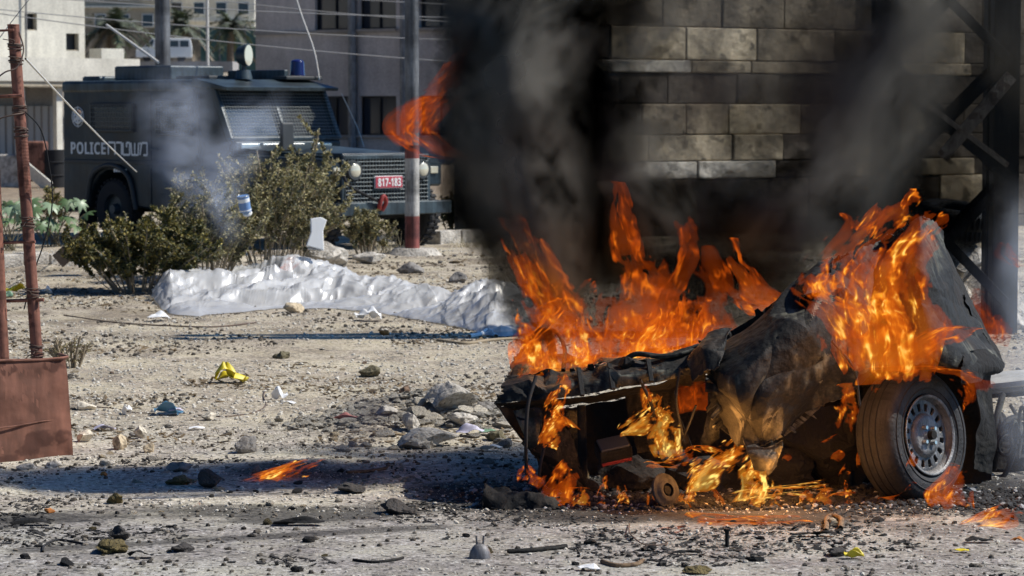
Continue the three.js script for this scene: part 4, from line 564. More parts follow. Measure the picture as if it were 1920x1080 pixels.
  part(sheet(G([[[1330, 716, 12.1], [1345, 718, 12.0]], [[1332, 770, 12.05], [1350, 775, 11.95]], [[1310, 850, 12.1], [1350, 820, 12.0]]]), { nu: 20, nv: 36, dent: 0.03, freq: 8, seed: 25, thick: 0.004 }), MT.char, 'bulkhead_edge', t);
  // soot black inside; the backdrop sheet is added to stop light showing through
  part(sheet(G([[[1030, 770, 12.75], [1180, 745, 12.75], [1340, 712, 12.75], [1480, 720, 12.6], [1640, 690, 12.6]], [[1040, 850, 12.7], [1180, 850, 12.75], [1340, 840, 12.75], [1480, 840, 12.6], [1650, 800, 12.6]], [[1060, 950, 12.6], [1180, 960, 12.7], [1340, 965, 12.7], [1480, 960, 12.6], [1660, 945, 12.6]]]), { nu: 70, nv: 36, dent: 0.14, freq: 4, seed: 29, thick: 0.004, tear: 0.06 }), MT.soot, 'dark_backdrop', t);
  const lump = (x, y, d, r, seed, sq, m, name) => part(rockGeo(r, seed, 5, sq, 0.5).translate(...P(x, y, d).toArray()), m, name, t);
  lump(1180, 900, 12.3, 0.17, 31, 0.6, MT.soot, 'engine_lump'); lump(1330, 905, 12.35, 0.2, 32, 0.5, MT.soot, 'engine_lump'); lump(1450, 880, 12.35, 0.2, 33, 0.62, MT.soot, 'engine_lump'); lump(1090, 915, 12.25, 0.11, 34, 0.6, MT.soot, 'engine_lump'); lump(1560, 850, 12.4, 0.22, 35, 0.9, MT.soot, 'engine_lump'); lump(1245, 860, 12.5, 0.14, 36, 0.7, MT.charDark, 'engine_lump');
  { const o = box(0.15, 0.075, 0.10, 0, 0, 0, 0.008).rotateZ(0.22).rotateX(0.5).rotateY(0.3), bt = part(o.translate(...P(1150, 845, 12.12).toArray()), MT.charDark, 'battery', t); part(box(0.13, 0.012, 0.085, 0, 0.042, 0, 0.004).rotateZ(0.22).rotateX(0.5).rotateY(0.3).translate(...P(1150, 845, 12.12).toArray()), mat(0.06, 0.065, 0.075, 0.6), 'battery_lid', bt); part(box(0.14, 0.016, 0.01, 0, -0.026, 0.05, 0.003).rotateZ(0.22).rotateX(0.5).rotateY(0.3).translate(...P(1150, 845, 12.12).toArray()), MT.red, 'red_band', bt); }
  // hanging cables and struts
  const wire = (pts, r, name = 'burnt_cable', m = MT.black) => part(tube(pts.map((q) => P(...q)), r, 30, 6), m, name, t);
  wire([[1005, 705, 11.98], [990, 760, 11.92], [986, 830, 11.9], [988, 895, 11.95]], 0.008); wire([[1020, 840, 11.95], [1012, 880, 11.92], [1013, 930, 11.95], [1022, 948, 12]], 0.007); wire([[1275, 690, 11.85], [1268, 750, 11.85], [1280, 815, 11.95]], 0.006); wire([[1305, 760, 11.9], [1290, 800, 11.92], [1278, 825, 12]], 0.006); wire([[1200, 712, 11.88], [1222, 760, 11.95], [1228, 800, 12.1]], 0.007); wire([[1560, 640, 11.7], [1600, 690, 11.75], [1612, 760, 11.8]], 0.006, 'burnt_cable');
  for (const g of [bar(P(1090, 760, 12.2), P(1095, 950, 12.2), 0.02, 8), bar(P(1600, 720, 12.3), P(1580, 960, 12.4), 0.03, 8), bar(P(1040, 920, 12.1), P(1045, 958, 12.1), 0.02)]) part(g, MT.soot, 'strut', t);
  // wheel, leaning, face to the right
  {
    const w = new THREE.Group(); w.name = 'wheel'; t.add(w); w.position.copy(P(1742, 816, 12.0)); w.rotation.order = 'YZX';
    w.rotation.set(0, 0.80, 0.0); const lean = new THREE.Quaternion().setFromAxisAngle(V(0, 0, 1), 0.20); w.quaternion.premultiply(lean);
    // local: axis along z, face at +z
    const lp = (a) => a.map(([x, y]) => new THREE.Vector2(x, y));
    const R0 = 0.292, tyre = new THREE.LatheGeometry(lp([[0.168, -0.19], [0.21, -0.205], [0.262, -0.20], [0.284, -0.175], [R0, -0.13], [R0, -0.06], [0.284, -0.016], [0.264, 0.006], [0.225, 0.012], [0.19, 0.004], [0.172, -0.012]]), 72).rotateX(Math.PI / 2);
    const grooves = []; for (const z of [-0.07, -0.105, -0.14]) grooves.push(new THREE.TorusGeometry(R0 - 0.0005, 0.004, 5, 64).translate(0, 0, z));
    const ty = part(tyre, MT.scorchTyre, 'tyre', w); part(grooves, MT.black, 'tread_groove', ty); part([new THREE.TorusGeometry(0.245, 0.003, 5, 72).translate(0, 0, 0.0105), new THREE.TorusGeometry(0.205, 0.0035, 5, 72).translate(0, 0, 0.0085)], MT.scorchTyre, 'sidewall_ring', ty);
    const rg = []; rg.push(new THREE.LatheGeometry(lp([[0.150, -0.17], [0.152, -0.03], [0.164, -0.012], [0.176, 0.002], [0.180, 0.008], [0.174, 0.012], [0.165, 0.004]]), 64).rotateX(Math.PI / 2));
    const NS = 16, s = new THREE.Shape().absarc(0, 0, 0.155, 0, Math.PI * 2); for (let i = 0; i < NS; i++) { const a = i / NS * 6.2832, c = Math.cos(a), n = Math.sin(a), q = (r, x) => new THREE.Vector2(r * c - x * n, r * n + x * c); const h = new THREE.Path([q(0.108, -0.011), q(0.140, -0.015), q(0.146, 0), q(0.140, 0.015), q(0.108, 0.011), q(0.104, 0)]); s.holes.push(h); }
    const disc = new THREE.ExtrudeGeometry(s, { depth: 0.006, bevelEnabled: true, bevelThickness: 0.004, bevelSize: 0.003, bevelSegments: 2, curveSegments: 48 }); disc.translate(0, 0, -0.035); rg.push(disc);
    const rim = part(rg, MT.rim, 'rim', w);
    part(new THREE.LatheGeometry(lp([[0, 0.006], [0.022, 0.006], [0.026, -0.004], [0.05, -0.008], [0.066, -0.004], [0.086, -0.006], [0.098, -0.022], [0.1, -0.034]]), 48).rotateX(Math.PI / 2), MT.rim, 'wheel_centre', rim);
    for (let i = 0; i < 4; i++) { const a = i * 1.5708 + 0.5, g = new THREE.CylinderGeometry(0.009, 0.011, 0.02, 6).rotateX(Math.PI / 2).translate(0.044 * Math.cos(a), 0.044 * Math.sin(a), 0.004); part(g, MT.chrome, 'wheel_nut', rim); }
    part(new THREE.CylinderGeometry(0.019, 0.022, 0.03, 18).rotateX(Math.PI / 2).translate(0, 0, 0.014), MT.charDark, 'hub_cap', rim);
    part(new THREE.CylinderGeometry(0.15, 0.15, 0.01, 40).rotateX(Math.PI / 2).translate(0, 0, -0.09), MT.soot, 'brake_drum', w);
  }
  part(sheet(G([[[1600, 700, 12.2], [1660, 670, 12.25], [1740, 680, 12.3], [1830, 700, 12.35]], [[1600, 790, 12.45], [1680, 780, 12.5], [1760, 780, 12.55], [1850, 790, 12.5]], [[1610, 920, 12.5], [1680, 925, 12.55], [1780, 925, 12.55], [1860, 900, 12.5]]]), { nu: 40, nv: 40, dent: 0.06, freq: 5, seed: 41, thick: 0.005, tear: 0.05 }), MT.soot, 'wheel_arch', t);
  part(sheet(G([[[1822, 694, 12.2], [1852, 690, 12.35]], [[1830, 790, 12.25], [1862, 790, 12.4]], [[1826, 880, 12.3], [1858, 890, 12.4]]]), { nu: 20, nv: 36, dent: 0.03, freq: 7, seed: 43, thick: 0.005, tear: 0.05 }), MT.charDark, 'mudguard', t);
}
// parts thrown off the wreck, lying on the ground
const onGround = (px, py) => gnd(px, py);
function lay(name, label, cat, px, py, geos, m, group, parts = []) {     // one small thing on the ground
  const b = onGround(px, py); const o = parts.length ? thing(name, label, cat, b, group) : null;
  if (!o) { const k = part(geos, m, name); k.position.copy(b); return tag(k, label, cat, group); }
  part(geos, m, parts[0][0], o); for (const [n, g, mm] of parts.slice(1)) part(g, mm, n, o); return o;
}
{ // engine and gearbox scrap at the right edge
  const b = gnd(1890, 905), P = (x, y, d) => at(x, y, d).sub(b), t = thing('engine_scrap', 'tangle of burnt engine parts and pipes at the right edge behind the wheel', 'engine scrap', b);
  const lump = (x, y, d, r, s, sq, m, n) => part(rockGeo(r, s, 5, sq, 0.45).translate(...P(x, y, d).toArray()), m, n, t);
  lump(1888, 868, 12.9, 0.12, 51, 0.7, MT.charDark, 'gearbox'); lump(1925, 830, 13.0, 0.16, 52, 0.8, MT.charDark, 'engine_block'); lump(1870, 800, 13.1, 0.07, 53, 1, MT.charDark, 'pump_housing'); lump(1912, 900, 12.8, 0.1, 54, 0.5, MT.soot, 'sump');
  for (const [pts, r] of [[[[1862, 880, 12.8], [1872, 830, 12.75], [1890, 790, 12.8], [1930, 780, 12.9]], 0.018], [[[1850, 910, 12.75], [1880, 895, 12.7], [1900, 850, 12.75], [1905, 800, 12.9]], 0.012], [[[1870, 770, 12.9], [1885, 810, 12.8], [1920, 835, 12.75], [1950, 820, 12.8]], 0.014], [[[1880, 740, 13], [1868, 790, 12.85], [1866, 850, 12.8]], 0.016], [[[1895, 760, 12.9], [1915, 800, 12.8], [1910, 860, 12.7]], 0.009]]) part(tube(pts.map((q) => P(...q)), r, 30, 8), MT.char, 'pipe', t);
  for (let i = 0; i < 3; i++) part(new THREE.TorusGeometry(0.045 + 0.012 * i, 0.009, 8, 24).rotateY(0.6 + i * 0.5).translate(...P(1885 + i * 16, 835 - i * 22, 12.72).toArray()), MT.char, 'pulley', t);
  part(plank(P(1800, 742, 13.2), P(1990, 728, 13.0), 0.025, 0.06), MT.charDark, 'rail', t);
}
{ const b = gnd(1890, 905), a = at(1852, 722, 13.4), c = at(1990, 706, 13.4); const g = sheet([[at(1852, 702, 13.9), at(1920, 697, 13.9), at(1990, 694, 13.9)], [a, at(1920, 714, 13.35), c], [at(1854, 731, 13.38), at(1920, 722, 13.34), at(1990, 714, 13.4)]], { nu: 40, nv: 14, dent: 0.01, thick: 0.012, seed: 3 }); tag(part(g, mat(0.5, 0.49, 0.46, 0.9, 0, { map: rep(TX.plaster, 2) }), 'pale_board'), 'scuffed pale board lying on the engine parts at the right edge', 'board'); }
{ // old tyres dumped behind the wreck
  const b = gnd(1788, 560), t2 = (label, px, py, d, tilt) => { const c = at(px, py, d), t = thing('tyre_casing', label, 'tyre', c, 'tyres dumped behind the wreck'); const g = new THREE.LatheGeometry([[0.17, -0.07], [0.24, -0.085], [0.29, -0.06], [0.305, 0], [0.29, 0.06], [0.24, 0.085], [0.17, 0.07], [0.185, 0], [0.17, -0.07]].map(([x, y]) => new THREE.Vector2(x, y)), 48); const o = part(g, mat(0.05, 0.06, 0.07, 0.7, 0, { bumpMap: rep(TX.lump, 8), bumpScale: 0.003 }), 'carcass', t); const tr = []; for (let i = 0; i < 40; i++) tr.push(box(0.012, 0.1, 0.03, 0.302 * Math.cos(i / 40 * 6.283), 0, 0.302 * Math.sin(i / 40 * 6.283), 0.002)); part(tr, MT.rubber, 'tread', t); t.rotation.set(tilt, 0, -0.12); };
  t2('upper old tyre of the pile behind the peak of the wreck', 1792, 404, 21.9, 0.16); t2('lower old tyre of the pile behind the peak of the wreck', 1778, 428, 21.95, 0.1);
}
{ const q = rng(77); const heap = [[1800, 600, 21.9, .62], [1850, 610, 22.0, .5], [1770, 600, 21.9, .55], [1815, 520, 22.2, .42], [1780, 490, 22, .36], [1845, 540, 22.2, .34]]; const words = ['broad rubble block at the foot of the tyre pile', 'rubble block at the foot of the tower leg, right of the tyre pile', 'rubble block under the tyre pile, hidden by flames', 'reddish rubble block halfway up the tyre pile', 'rubble block right under the lower old tyre', 'rubble block right of the reddish one, below the tower']; heap.forEach(([x, y, d, r], i) => { const c = at(x, y, d); tag(part(rockGeo(r, 60 + i, 4, 0.75, 0.35).translate(0, 0, 0), i === 3 ? MT.brownStone : MT.rubble, 'rubble_block'), words[i], 'rubble').position.copy(c); }); }
lay('bumper_piece', 'black melted bumper piece on the ground at the wreck front', 'bumper piece', 955, 952, [sheet([[V(-0.12, 0.01, -0.1), V(-0.03, 0.05, -0.12), V(0.08, 0.02, -0.1), V(0.22, 0.03, -0.1)], [V(-0.10, 0.12, -0.02), V(-0.03, 0.06, 0.0), V(0.09, 0.08, 0.0), V(0.2, 0.04, 0.0)], [V(-0.11, 0.08, 0.03), V(-0.02, 0.03, 0.05), V(0.1, 0.05, 0.05), V(0.21, 0.02, 0.04)], [V(-0.12, 0, 0.05), V(-0.03, 0, 0.08), V(0.08, 0, 0.07), V(0.2, 0, 0.06)]], { nu: 60, nv: 40, dent: 0.06, freq: 9, sharp: 0.5, seed: 4, thick: 0.003, tear: 0.12 })], MT.charDark);
{ const b = gnd(1250, 955), t = thing('brake_disc', 'pale scorched brake disc standing on edge under the wreck', 'brake disc', V(b.x, b.y + 0.066, b.z - 0.1)); part(new THREE.LatheGeometry([[0.03, 0.02], [0.05, 0.022], [0.055, 0.008], [0.075, 0.008], [0.078, 0], [0.075, -0.008], [0.03, -0.008]].map(([x, y]) => new THREE.Vector2(x, y)), 40), mat(0.10, 0.098, 0.092, 0.9, 0.1, { map: rep(TX.paint, 3) }), 'disc', t); part(new THREE.CylinderGeometry(0.02, 0.03, 0.03, 20), MT.charDark, 'hub', t); t.rotation.set(1.15, 0, -0.7); }
// ---------------------------------------------------------------- litter and stones, each where it lies
function scrap(w, l, lift, seed, thick = 0.0015, dent = 0.03) { const q = rng(seed), rows = []; for (let j = 0; j < 4; j++) { const r = []; for (let i = 0; i < 4; i++) r.push(V((i / 3 - 0.5) * w + rr(-0.1, 0.1, q) * w, 0.006 + lift * q() * (i === 0 || i === 3 ? 0.5 : 1), (j / 3 - 0.5) * l + rr(-0.1, 0.1, q) * l)); rows.push(r); } return sheet(rows, { nu: 22, nv: 18, dent: dent * Math.max(w, l), freq: 2.2 / Math.max(w, l), sharp: 0.5, seed, thick, tear: 0.06 }); }
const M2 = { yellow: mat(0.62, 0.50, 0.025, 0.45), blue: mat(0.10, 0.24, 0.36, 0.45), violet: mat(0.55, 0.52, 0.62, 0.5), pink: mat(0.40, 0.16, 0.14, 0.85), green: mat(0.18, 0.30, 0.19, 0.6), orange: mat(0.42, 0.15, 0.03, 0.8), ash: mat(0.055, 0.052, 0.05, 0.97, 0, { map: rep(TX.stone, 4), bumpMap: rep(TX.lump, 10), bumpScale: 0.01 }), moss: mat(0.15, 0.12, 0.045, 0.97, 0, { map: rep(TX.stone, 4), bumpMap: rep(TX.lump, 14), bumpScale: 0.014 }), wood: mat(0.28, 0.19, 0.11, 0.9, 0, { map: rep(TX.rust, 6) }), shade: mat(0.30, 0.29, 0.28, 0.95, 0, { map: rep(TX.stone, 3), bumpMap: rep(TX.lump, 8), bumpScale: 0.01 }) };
const stone = (label, px, py, wpx, hpx, m, seed, cat = 'stone', name = 'rock', rough = 0.3) => { const b = gnd(px, py), r = wpx / 2 / ppm(-b.z), k = part(rockGeo(r, seed, 5, hpx / wpx * 1.05, rough), m, name); k.position.set(b.x, b.y + r * hpx / wpx * 0.62, b.z); k.rotation.y = seed * 1.3; return tag(k, label, cat); };
// stones one can point to
stone('grey boulder behind the plastic sheet, under the leaning white slab', 603, 506, 112, 62, MT.rubble, 3, 'boulder', 'boulder', 0.35);
stone('smaller grey boulder right of the one under the white slab', 690, 494, 70, 30, MT.rubble, 5, 'boulder', 'boulder', 0.35);
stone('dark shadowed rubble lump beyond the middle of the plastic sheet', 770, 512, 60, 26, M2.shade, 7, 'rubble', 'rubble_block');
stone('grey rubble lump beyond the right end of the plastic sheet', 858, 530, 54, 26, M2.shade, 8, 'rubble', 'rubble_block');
stone('pale block lying against the front edge of the plastic sheet', 548, 586, 52, 22, MT.limeWarm, 9);
stone('olive lump on open ground below the plastic sheet', 694, 706, 56, 26, MT.olive, 11, 'clod', 'clod', 0.5);
stone('small mossy clod in the middle of the open ground', 530, 672, 38, 22, MT.olive, 12, 'clod', 'clod', 0.5);
stone('rounded brown stone on the open ground above the rubble', 762, 748, 35, 29, MT.brownStone, 13);
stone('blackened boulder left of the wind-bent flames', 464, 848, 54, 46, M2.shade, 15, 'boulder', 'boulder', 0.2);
stone('sharp pale stone standing on end right of the metal box', 264, 822, 34, 36, MT.lime, 17, 'stone', 'rock', 0.15);
stone('pale angular stone at the lower right corner of the metal box', 160, 828, 40, 34, MT.lime, 18, 'stone', 'rock', 0.18);
stone('pale pointed stone right of the one at the metal box corner', 226, 842, 38, 34, MT.limeWarm, 19, 'stone', 'rock', 0.15);
stone('brownish stone right of the pale pointed stone', 280, 848, 30, 22, MT.limeWarm, 20);
stone('smooth pale stone level with the middle of the metal box', 162, 768, 40, 20, MT.lime, 22, 'stone', 'rock', 0.12);
stone('pale flat stone left of the yellow bag, near the blue wrapper', 392, 788, 36, 20, MT.lime, 23, 'stone', 'rock', 0.2);
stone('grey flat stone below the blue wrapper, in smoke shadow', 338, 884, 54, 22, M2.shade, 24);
stone('stone at the bottom edge of the metal box, in shade', 100, 876, 40, 18, MT.rubble, 25); stone('low rubble stone left of the one at the box bottom edge', 50, 880, 50, 16, MT.rubble, 26); stone('round shaded stone right of the box bottom edge', 200, 872, 34, 18, MT.rubble, 27);
stone('broad grey rubble slab on top of the heap beside the wreck', 850, 770, 120, 60, MT.rubble, 31, 'rubble', 'rubble_block', 0.45);
stone('long grey rubble block in front of the heap', 790, 838, 130, 40, MT.rubble, 32, 'rubble', 'rubble_block', 0.4);
stone('angular rubble block leaning at the left of the heap', 770, 808, 52, 44, MT.rubble, 33, 'rubble', 'rubble_block', 0.25);
stone('rubble block at the right of the heap, near the violet wrapper', 862, 806, 66, 34, MT.rubble, 34, 'rubble', 'rubble_block', 0.35);
stone('low rubble piece left of the heap beside the pink rag', 725, 796, 60, 22, MT.rubble, 35, 'rubble', 'rubble_block', 0.4);
stone('small rubble knob behind the heap', 812, 752, 42, 26, MT.rubble, 36, 'rubble', 'rubble_block', 0.4);
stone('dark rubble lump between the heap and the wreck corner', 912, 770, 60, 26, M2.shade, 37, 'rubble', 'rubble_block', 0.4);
stone('mossy dark clod between the violet wrapper and the wreck', 926, 826, 46, 30, MT.olive, 38, 'clod', 'clod', 0.5);
stone('yellowish burnt clod above the road edge at the left', 215, 944, 34, 24, M2.moss, 41, 'clod', 'clod', 0.5);
stone('large burnt clump of foam on the shaded road at the left', 210, 1034, 104, 34, M2.moss, 42, 'burnt clump', 'burnt_clump', 0.6);
stone('burnt clump behind the large one on the shaded road', 225, 1012, 62, 30, M2.ash, 43, 'burnt clump', 'burnt_clump', 0.6);
stone('flat dark clump at the right of the large burnt clump', 338, 1034, 56, 20, M2.ash, 44, 'burnt clump', 'burnt_clump', 0.6);
stone('mossy burnt clod left of the wind-bent flames', 340, 908, 66, 22, M2.moss, 45, 'clod', 'clod', 0.6);
stone('upright burnt lump right beside the wind-bent flames', 394, 914, 54, 44, M2.ash, 46, 'burnt lump', 'burnt_lump', 0.5);
stone('flat charred mat right of the wind-bent flames', 664, 922, 76, 22, M2.ash, 47, 'charred scrap', 'burnt_clump', 0.6);
stone('dark pointed burnt lump at the shadow edge in the middle', 742, 962, 64, 36, M2.ash, 48, 'burnt lump', 'burnt_lump', 0.5);
stone('small orange brown lump left of the tiny flame', 92, 962, 24, 12, M2.orange, 49, 'peel', 'peel', 0.3); stone('orange peel scrap on the gravel near the metal box', 196, 892, 20, 10, M2.orange, 50, 'peel', 'peel', 0.3);
stone('rusty orange lump below the plastic sheet', 720, 628, 20, 12, M2.orange, 51, 'peel', 'peel', 0.3);
stone('burnt lump with yellow edges near the bottom right', 1570, 1042, 48, 22, M2.ash, 52, 'burnt lump', 'burnt_lump', 0.6);
stone('mossy scrap cut by the bottom edge of the picture', 1304, 1074, 64, 16, M2.moss, 53, 'clod', 'clod', 0.5);
stone('round dark lump on the road right of the white scrap', 1243, 1060, 26, 16, M2.ash, 54, 'burnt lump', 'burnt_lump', 0.5);
stone('pale lump beside the flame at the right road edge', 1560, 985, 26, 18, MT.limeWarm, 55);
// slab, can, bags, papers, wrappers
{ const b = gnd(596, 478); b.z += 0.1; const t = thing('leaning_slab', 'white curved broken slab leaning on the boulder by the bush', 'slab', at(590, 464, 26.4)); part(prism([[-0.085, 0], [0.09, -0.02], [0.075, 0.08], [0.06, 0.17], [0.085, 0.28], [0.02, 0.30], [-0.075, 0.27], [-0.055, 0.14]], 0.05, -0.02, 0.008), MT.white, 'slab', t); t.rotation.set(-0.25, 0.2, -0.1); part(box(0.13, 0.02, 0.04, 0, -0.02, 0, 0.006), MT.rubble, 'broken_edge', t); }
{ const t = thing('paint_can', 'blue and white tin caught in the branches of the twiggy bush', 'tin', at(458, 382, 25.5)); part(new THREE.CylinderGeometry(0.055, 0.055, 0.15, 24), mat(0.14, 0.25, 0.46, 0.45), 'can', t); part([new THREE.CylinderGeometry(0.0565, 0.0565, 0.035, 24).translate(0, 0.035, 0), new THREE.CylinderGeometry(0.0565, 0.0565, 0.012, 24).translate(0, -0.06, 0)], MT.white, 'white_band', t); part(new THREE.TorusGeometry(0.056, 0.004, 6, 24).rotateX(Math.PI / 2).translate(0, 0.075, 0), MT.chrome, 'rim', t); part(new THREE.CylinderGeometry(0.04, 0.045, 0.015, 18).translate(0.01, -0.09, 0.03).rotateX(0.5), MT.white, 'lid', t); t.rotation.set(0.2, 0, 0.15); }
lay('crumpled_bag', 'crumpled yellow plastic bag on the open ground', 'bag', 432, 718, [scrap(0.20, 0.13, 0.085, 3)], M2.yellow, null, [['bag'], ['fold', [scrap(0.12, 0.10, 0.12, 6).translate(-0.03, 0.015, 0.01)], M2.yellow], ['knot', [rockGeo(0.018, 3, 3, 0.7).translate(0.1, 0.03, 0)], M2.yellow]]);
lay('wrapper', 'blue wrapper with a dark edge lying left of the yellow bag', 'wrapper', 315, 778, [scrap(0.15, 0.12, 0.08, 11)], M2.blue, null, [['wrapper'], ['printed_strip', [scrap(0.07, 0.05, 0.03, 12).translate(0.05, 0.02, 0.04)], M2.violet], ['lining', [scrap(0.12, 0.08, 0.012, 13)], MT.white]]);
const bits = [
  ['paper_scrap', 'folded white paper standing like a tent below the yellow bag', 'paper', 524, 752, 0.09, 0.08, 0.10, MT.paper], ['paper_scrap', 'flat white scrap right beside the folded paper tent', 'paper', 540, 760, 0.08, 0.05, 0.02, MT.paper], ['paper_scrap', 'white paper scrap below the left end of the plastic sheet', 'paper', 296, 602, 0.16, 0.10, 0.08, MT.paper], ['paper_scrap', 'crumpled white tissue below the middle of the plastic sheet', 'tissue', 692, 602, 0.22, 0.12, 0.12, MT.paper],
  ['paper_scrap', 'small white scrap on the wire right of the metal box', 'paper', 238, 778, 0.05, 0.05, 0.06, MT.paper], ['paper_scrap', 'silvery wrapper among the pale stones by the metal box', 'wrapper', 198, 808, 0.10, 0.06, 0.03, MT.violet ?? M2.violet], ['paper_scrap', 'flat pale cardboard scrap right of the pale pointed stones', 'cardboard', 370, 806, 0.08, 0.05, 0.012, MT.paper], ['paper_scrap', 'white scrap by the feet of the rusty pipes', 'paper', 88, 552, 0.09, 0.06, 0.08, MT.paper],
  ['wrapper', 'violet and white wrapper beside the rubble heap', 'wrapper', 882, 818, 0.13, 0.09, 0.06, M2.violet], ['wrapper', 'pale green scrap between the violet wrapper and the wreck', 'scrap', 916, 816, 0.10, 0.07, 0.03, M2.green], ['rag', 'faded pink rag lying left of the rubble heap', 'rag', 655, 784, 0.15, 0.08, 0.04, M2.pink], ['wrapper', 'red and white packet below the mossy clod near the wreck', 'packet', 918, 846, 0.12, 0.08, 0.03, MT.white],
  ['paper_scrap', 'white rounded scrap lying on the road at the bottom edge', 'paper', 1104, 1070, 0.075, 0.05, 0.02, MT.paper], ['leaf_scrap', 'yellow scrap lying on the road at the lower right', 'scrap', 1804, 1036, 0.05, 0.03, 0.012, M2.yellow], ['leaf_scrap', 'yellow shred beside the burnt lump at the bottom right', 'scrap', 1600, 1048, 0.07, 0.04, 0.04, M2.yellow], ['leaf_scrap', 'yellowish scrap at the far right of the road', 'scrap', 1908, 1018, 0.05, 0.03, 0.02, M2.orange],
  ['wrapper', 'yellow green wrapper at the left edge, behind the pipe feet', 'wrapper', 30, 552, 0.18, 0.1, 0.11, M2.yellow], ['paper_scrap', 'pale scrap left of the yellow green wrapper', 'paper', 14, 558, 0.1, 0.08, 0.06, M2.green], ['charred_scrap', 'thin charred sheet at the lower left shadow edge', 'charred scrap', 60, 985, 0.16, 0.05, 0.02, MT.charDark], ['charred_scrap', 'charred flake on the road below the low flat flames', 'charred scrap', 1540, 1006, 0.12, 0.04, 0.02, MT.charDark], ['charred_scrap', 'charred strip on the road left of the standing bolt', 'charred scrap', 1285, 1040, 0.12, 0.03, 0.015, MT.charDark],
  ['charred_scrap', 'dark torn sheet on the sunlit gravel right of the boulder', 'charred scrap', 560, 985, 0.2, 0.06, 0.03, MT.charDark], ['charred_scrap', 'black flake at the far right of the road', 'charred scrap', 1838, 1018, 0.1, 0.04, 0.02, MT.charDark], ['charred_scrap', 'black crumpled scrap at the left road edge', 'charred scrap', 265, 1046, 0.1, 0.05, 0.03, MT.charDark],
];
bits.forEach(([n, l, c, px, py, w, d, h, m], i) => lay(n, l, c, px, py, [scrap(w, d, h, 200 + i * 3)], m));
{ const b = gnd(1363, 1026), t = thing('bolt', 'dark bolt standing upright on the road near the bottom', 'bolt', b); part(new THREE.CylinderGeometry(0.008, 0.008, 0.065, 12).translate(0, 0.033, 0), MT.charDark, 'shank', t); part(new THREE.CylinderGeometry(0.015, 0.015, 0.01, 6).translate(0, 0.068, 0), MT.charDark, 'head', t); }
{ const b = gnd(900, 1046), t = thing('ball_joint', 'grey domed metal piece with two prongs on the road', 'metal piece', b), m = mat(0.30, 0.29, 0.29, 0.6, 0.3, { map: rep(TX.paint, 4) }); part(new THREE.SphereGeometry(0.042, 24, 14, 0, 6.283, 0, 1.57).scale(1, 1.35, 0.8), m, 'dome', t); part(bar(V(-0.012, 0.05, 0), V(-0.014, 0.085, 0), 0.004, 8), m, 'prong', t); part(bar(V(0.012, 0.05, 0), V(0.014, 0.085, 0), 0.004, 8), m, 'prong', t); }
{ const b = gnd(1238, 1000), q = (x, y) => gnd(x, y).sub(b).add(V(0, 0.008, 0)); const t = thing('wire_loop', 'thin burnt wire loop on the road before the wreck', 'wire', b); part(tube([q(1180, 985), q(1184, 1012).add(V(0, 0.01, 0)), q(1215, 1026), q(1250, 1024), q(1232, 1012)], 0.003, 40, 5), MT.wire, 'wire', t); part(tube([q(1205, 1034), q(1216, 1026), q(1228, 1022)], 0.007, 12, 6), MT.charDark, 'clip', t); }
for (const [n, l, c, pts, r, m] of [
  ['stick', 'curved brown stick on the road below the low flames', 'stick', [[1128, 1056], [1160, 1064], [1190, 1062], [1206, 1054]], 0.009, M2.wood], ['stick', 'charred branch across the road left of the curved stick', 'stick', [[952, 1038], [990, 1036], [1030, 1032], [1062, 1028]], 0.010, MT.charDark], ['stick', 'brown bent strip beside the low flames', 'stick', [[1548, 1000], [1558, 972], [1574, 975], [1576, 995]], 0.012, M2.wood],
  ['wire', 'thin grey wire trailing between the yellow bag and the folded paper', 'wire', [[370, 780], [420, 782], [470, 776], [496, 764], [494, 742], [500, 728]], 0.004, MT.wire], ['wire', 'thin wire running from the smooth stone to the blue wrapper', 'wire', [[172, 764], [210, 766], [250, 774], [290, 776]], 0.003, MT.wire], ['wire', 'long dark wire lying on the open ground below the plastic sheet', 'wire', [[120, 592], [220, 606], [320, 612], [400, 614], [480, 606]], 0.006, MT.wire],
  ['wire', 'looped wire on the shaded road at the left', 'wire', [[80, 1036], [84, 1024], [110, 1014], [140, 1018], [160, 1022]], 0.005, MT.black], ['stick', 'thin dark twig on the shaded road in the middle', 'stick', [[662, 1052], [700, 1056], [740, 1052], [756, 1048]], 0.006, MT.charDark], ['stick', 'dry stick below the wind-bent flames', 'stick', [[650, 888], [690, 886], [726, 880]], 0.008, M2.wood], ['hose', 'white bent plastic hose piece at the right end of the plastic sheet', 'hose', [[880, 634], [900, 630], [915, 622], [930, 634]], 0.018, MT.white], ['hose', 'dark bent hose behind the bent white one', 'hose', [[915, 606], [945, 596], [975, 600], [1000, 618]], 0.03, MT.black], ['stick', 'pale stick lying behind the plastic sheet end', 'stick', [[820, 640], [870, 646], [920, 640], [980, 636]], 0.012, MT.twig],
]) { const b = gnd(...pts[0]); const k = part(tube(pts.map((p) => gnd(...p).sub(b).add(V(0, r * 0.8, 0))), r, 40, 6), m, n); k.position.copy(b); tag(k, l, c); }
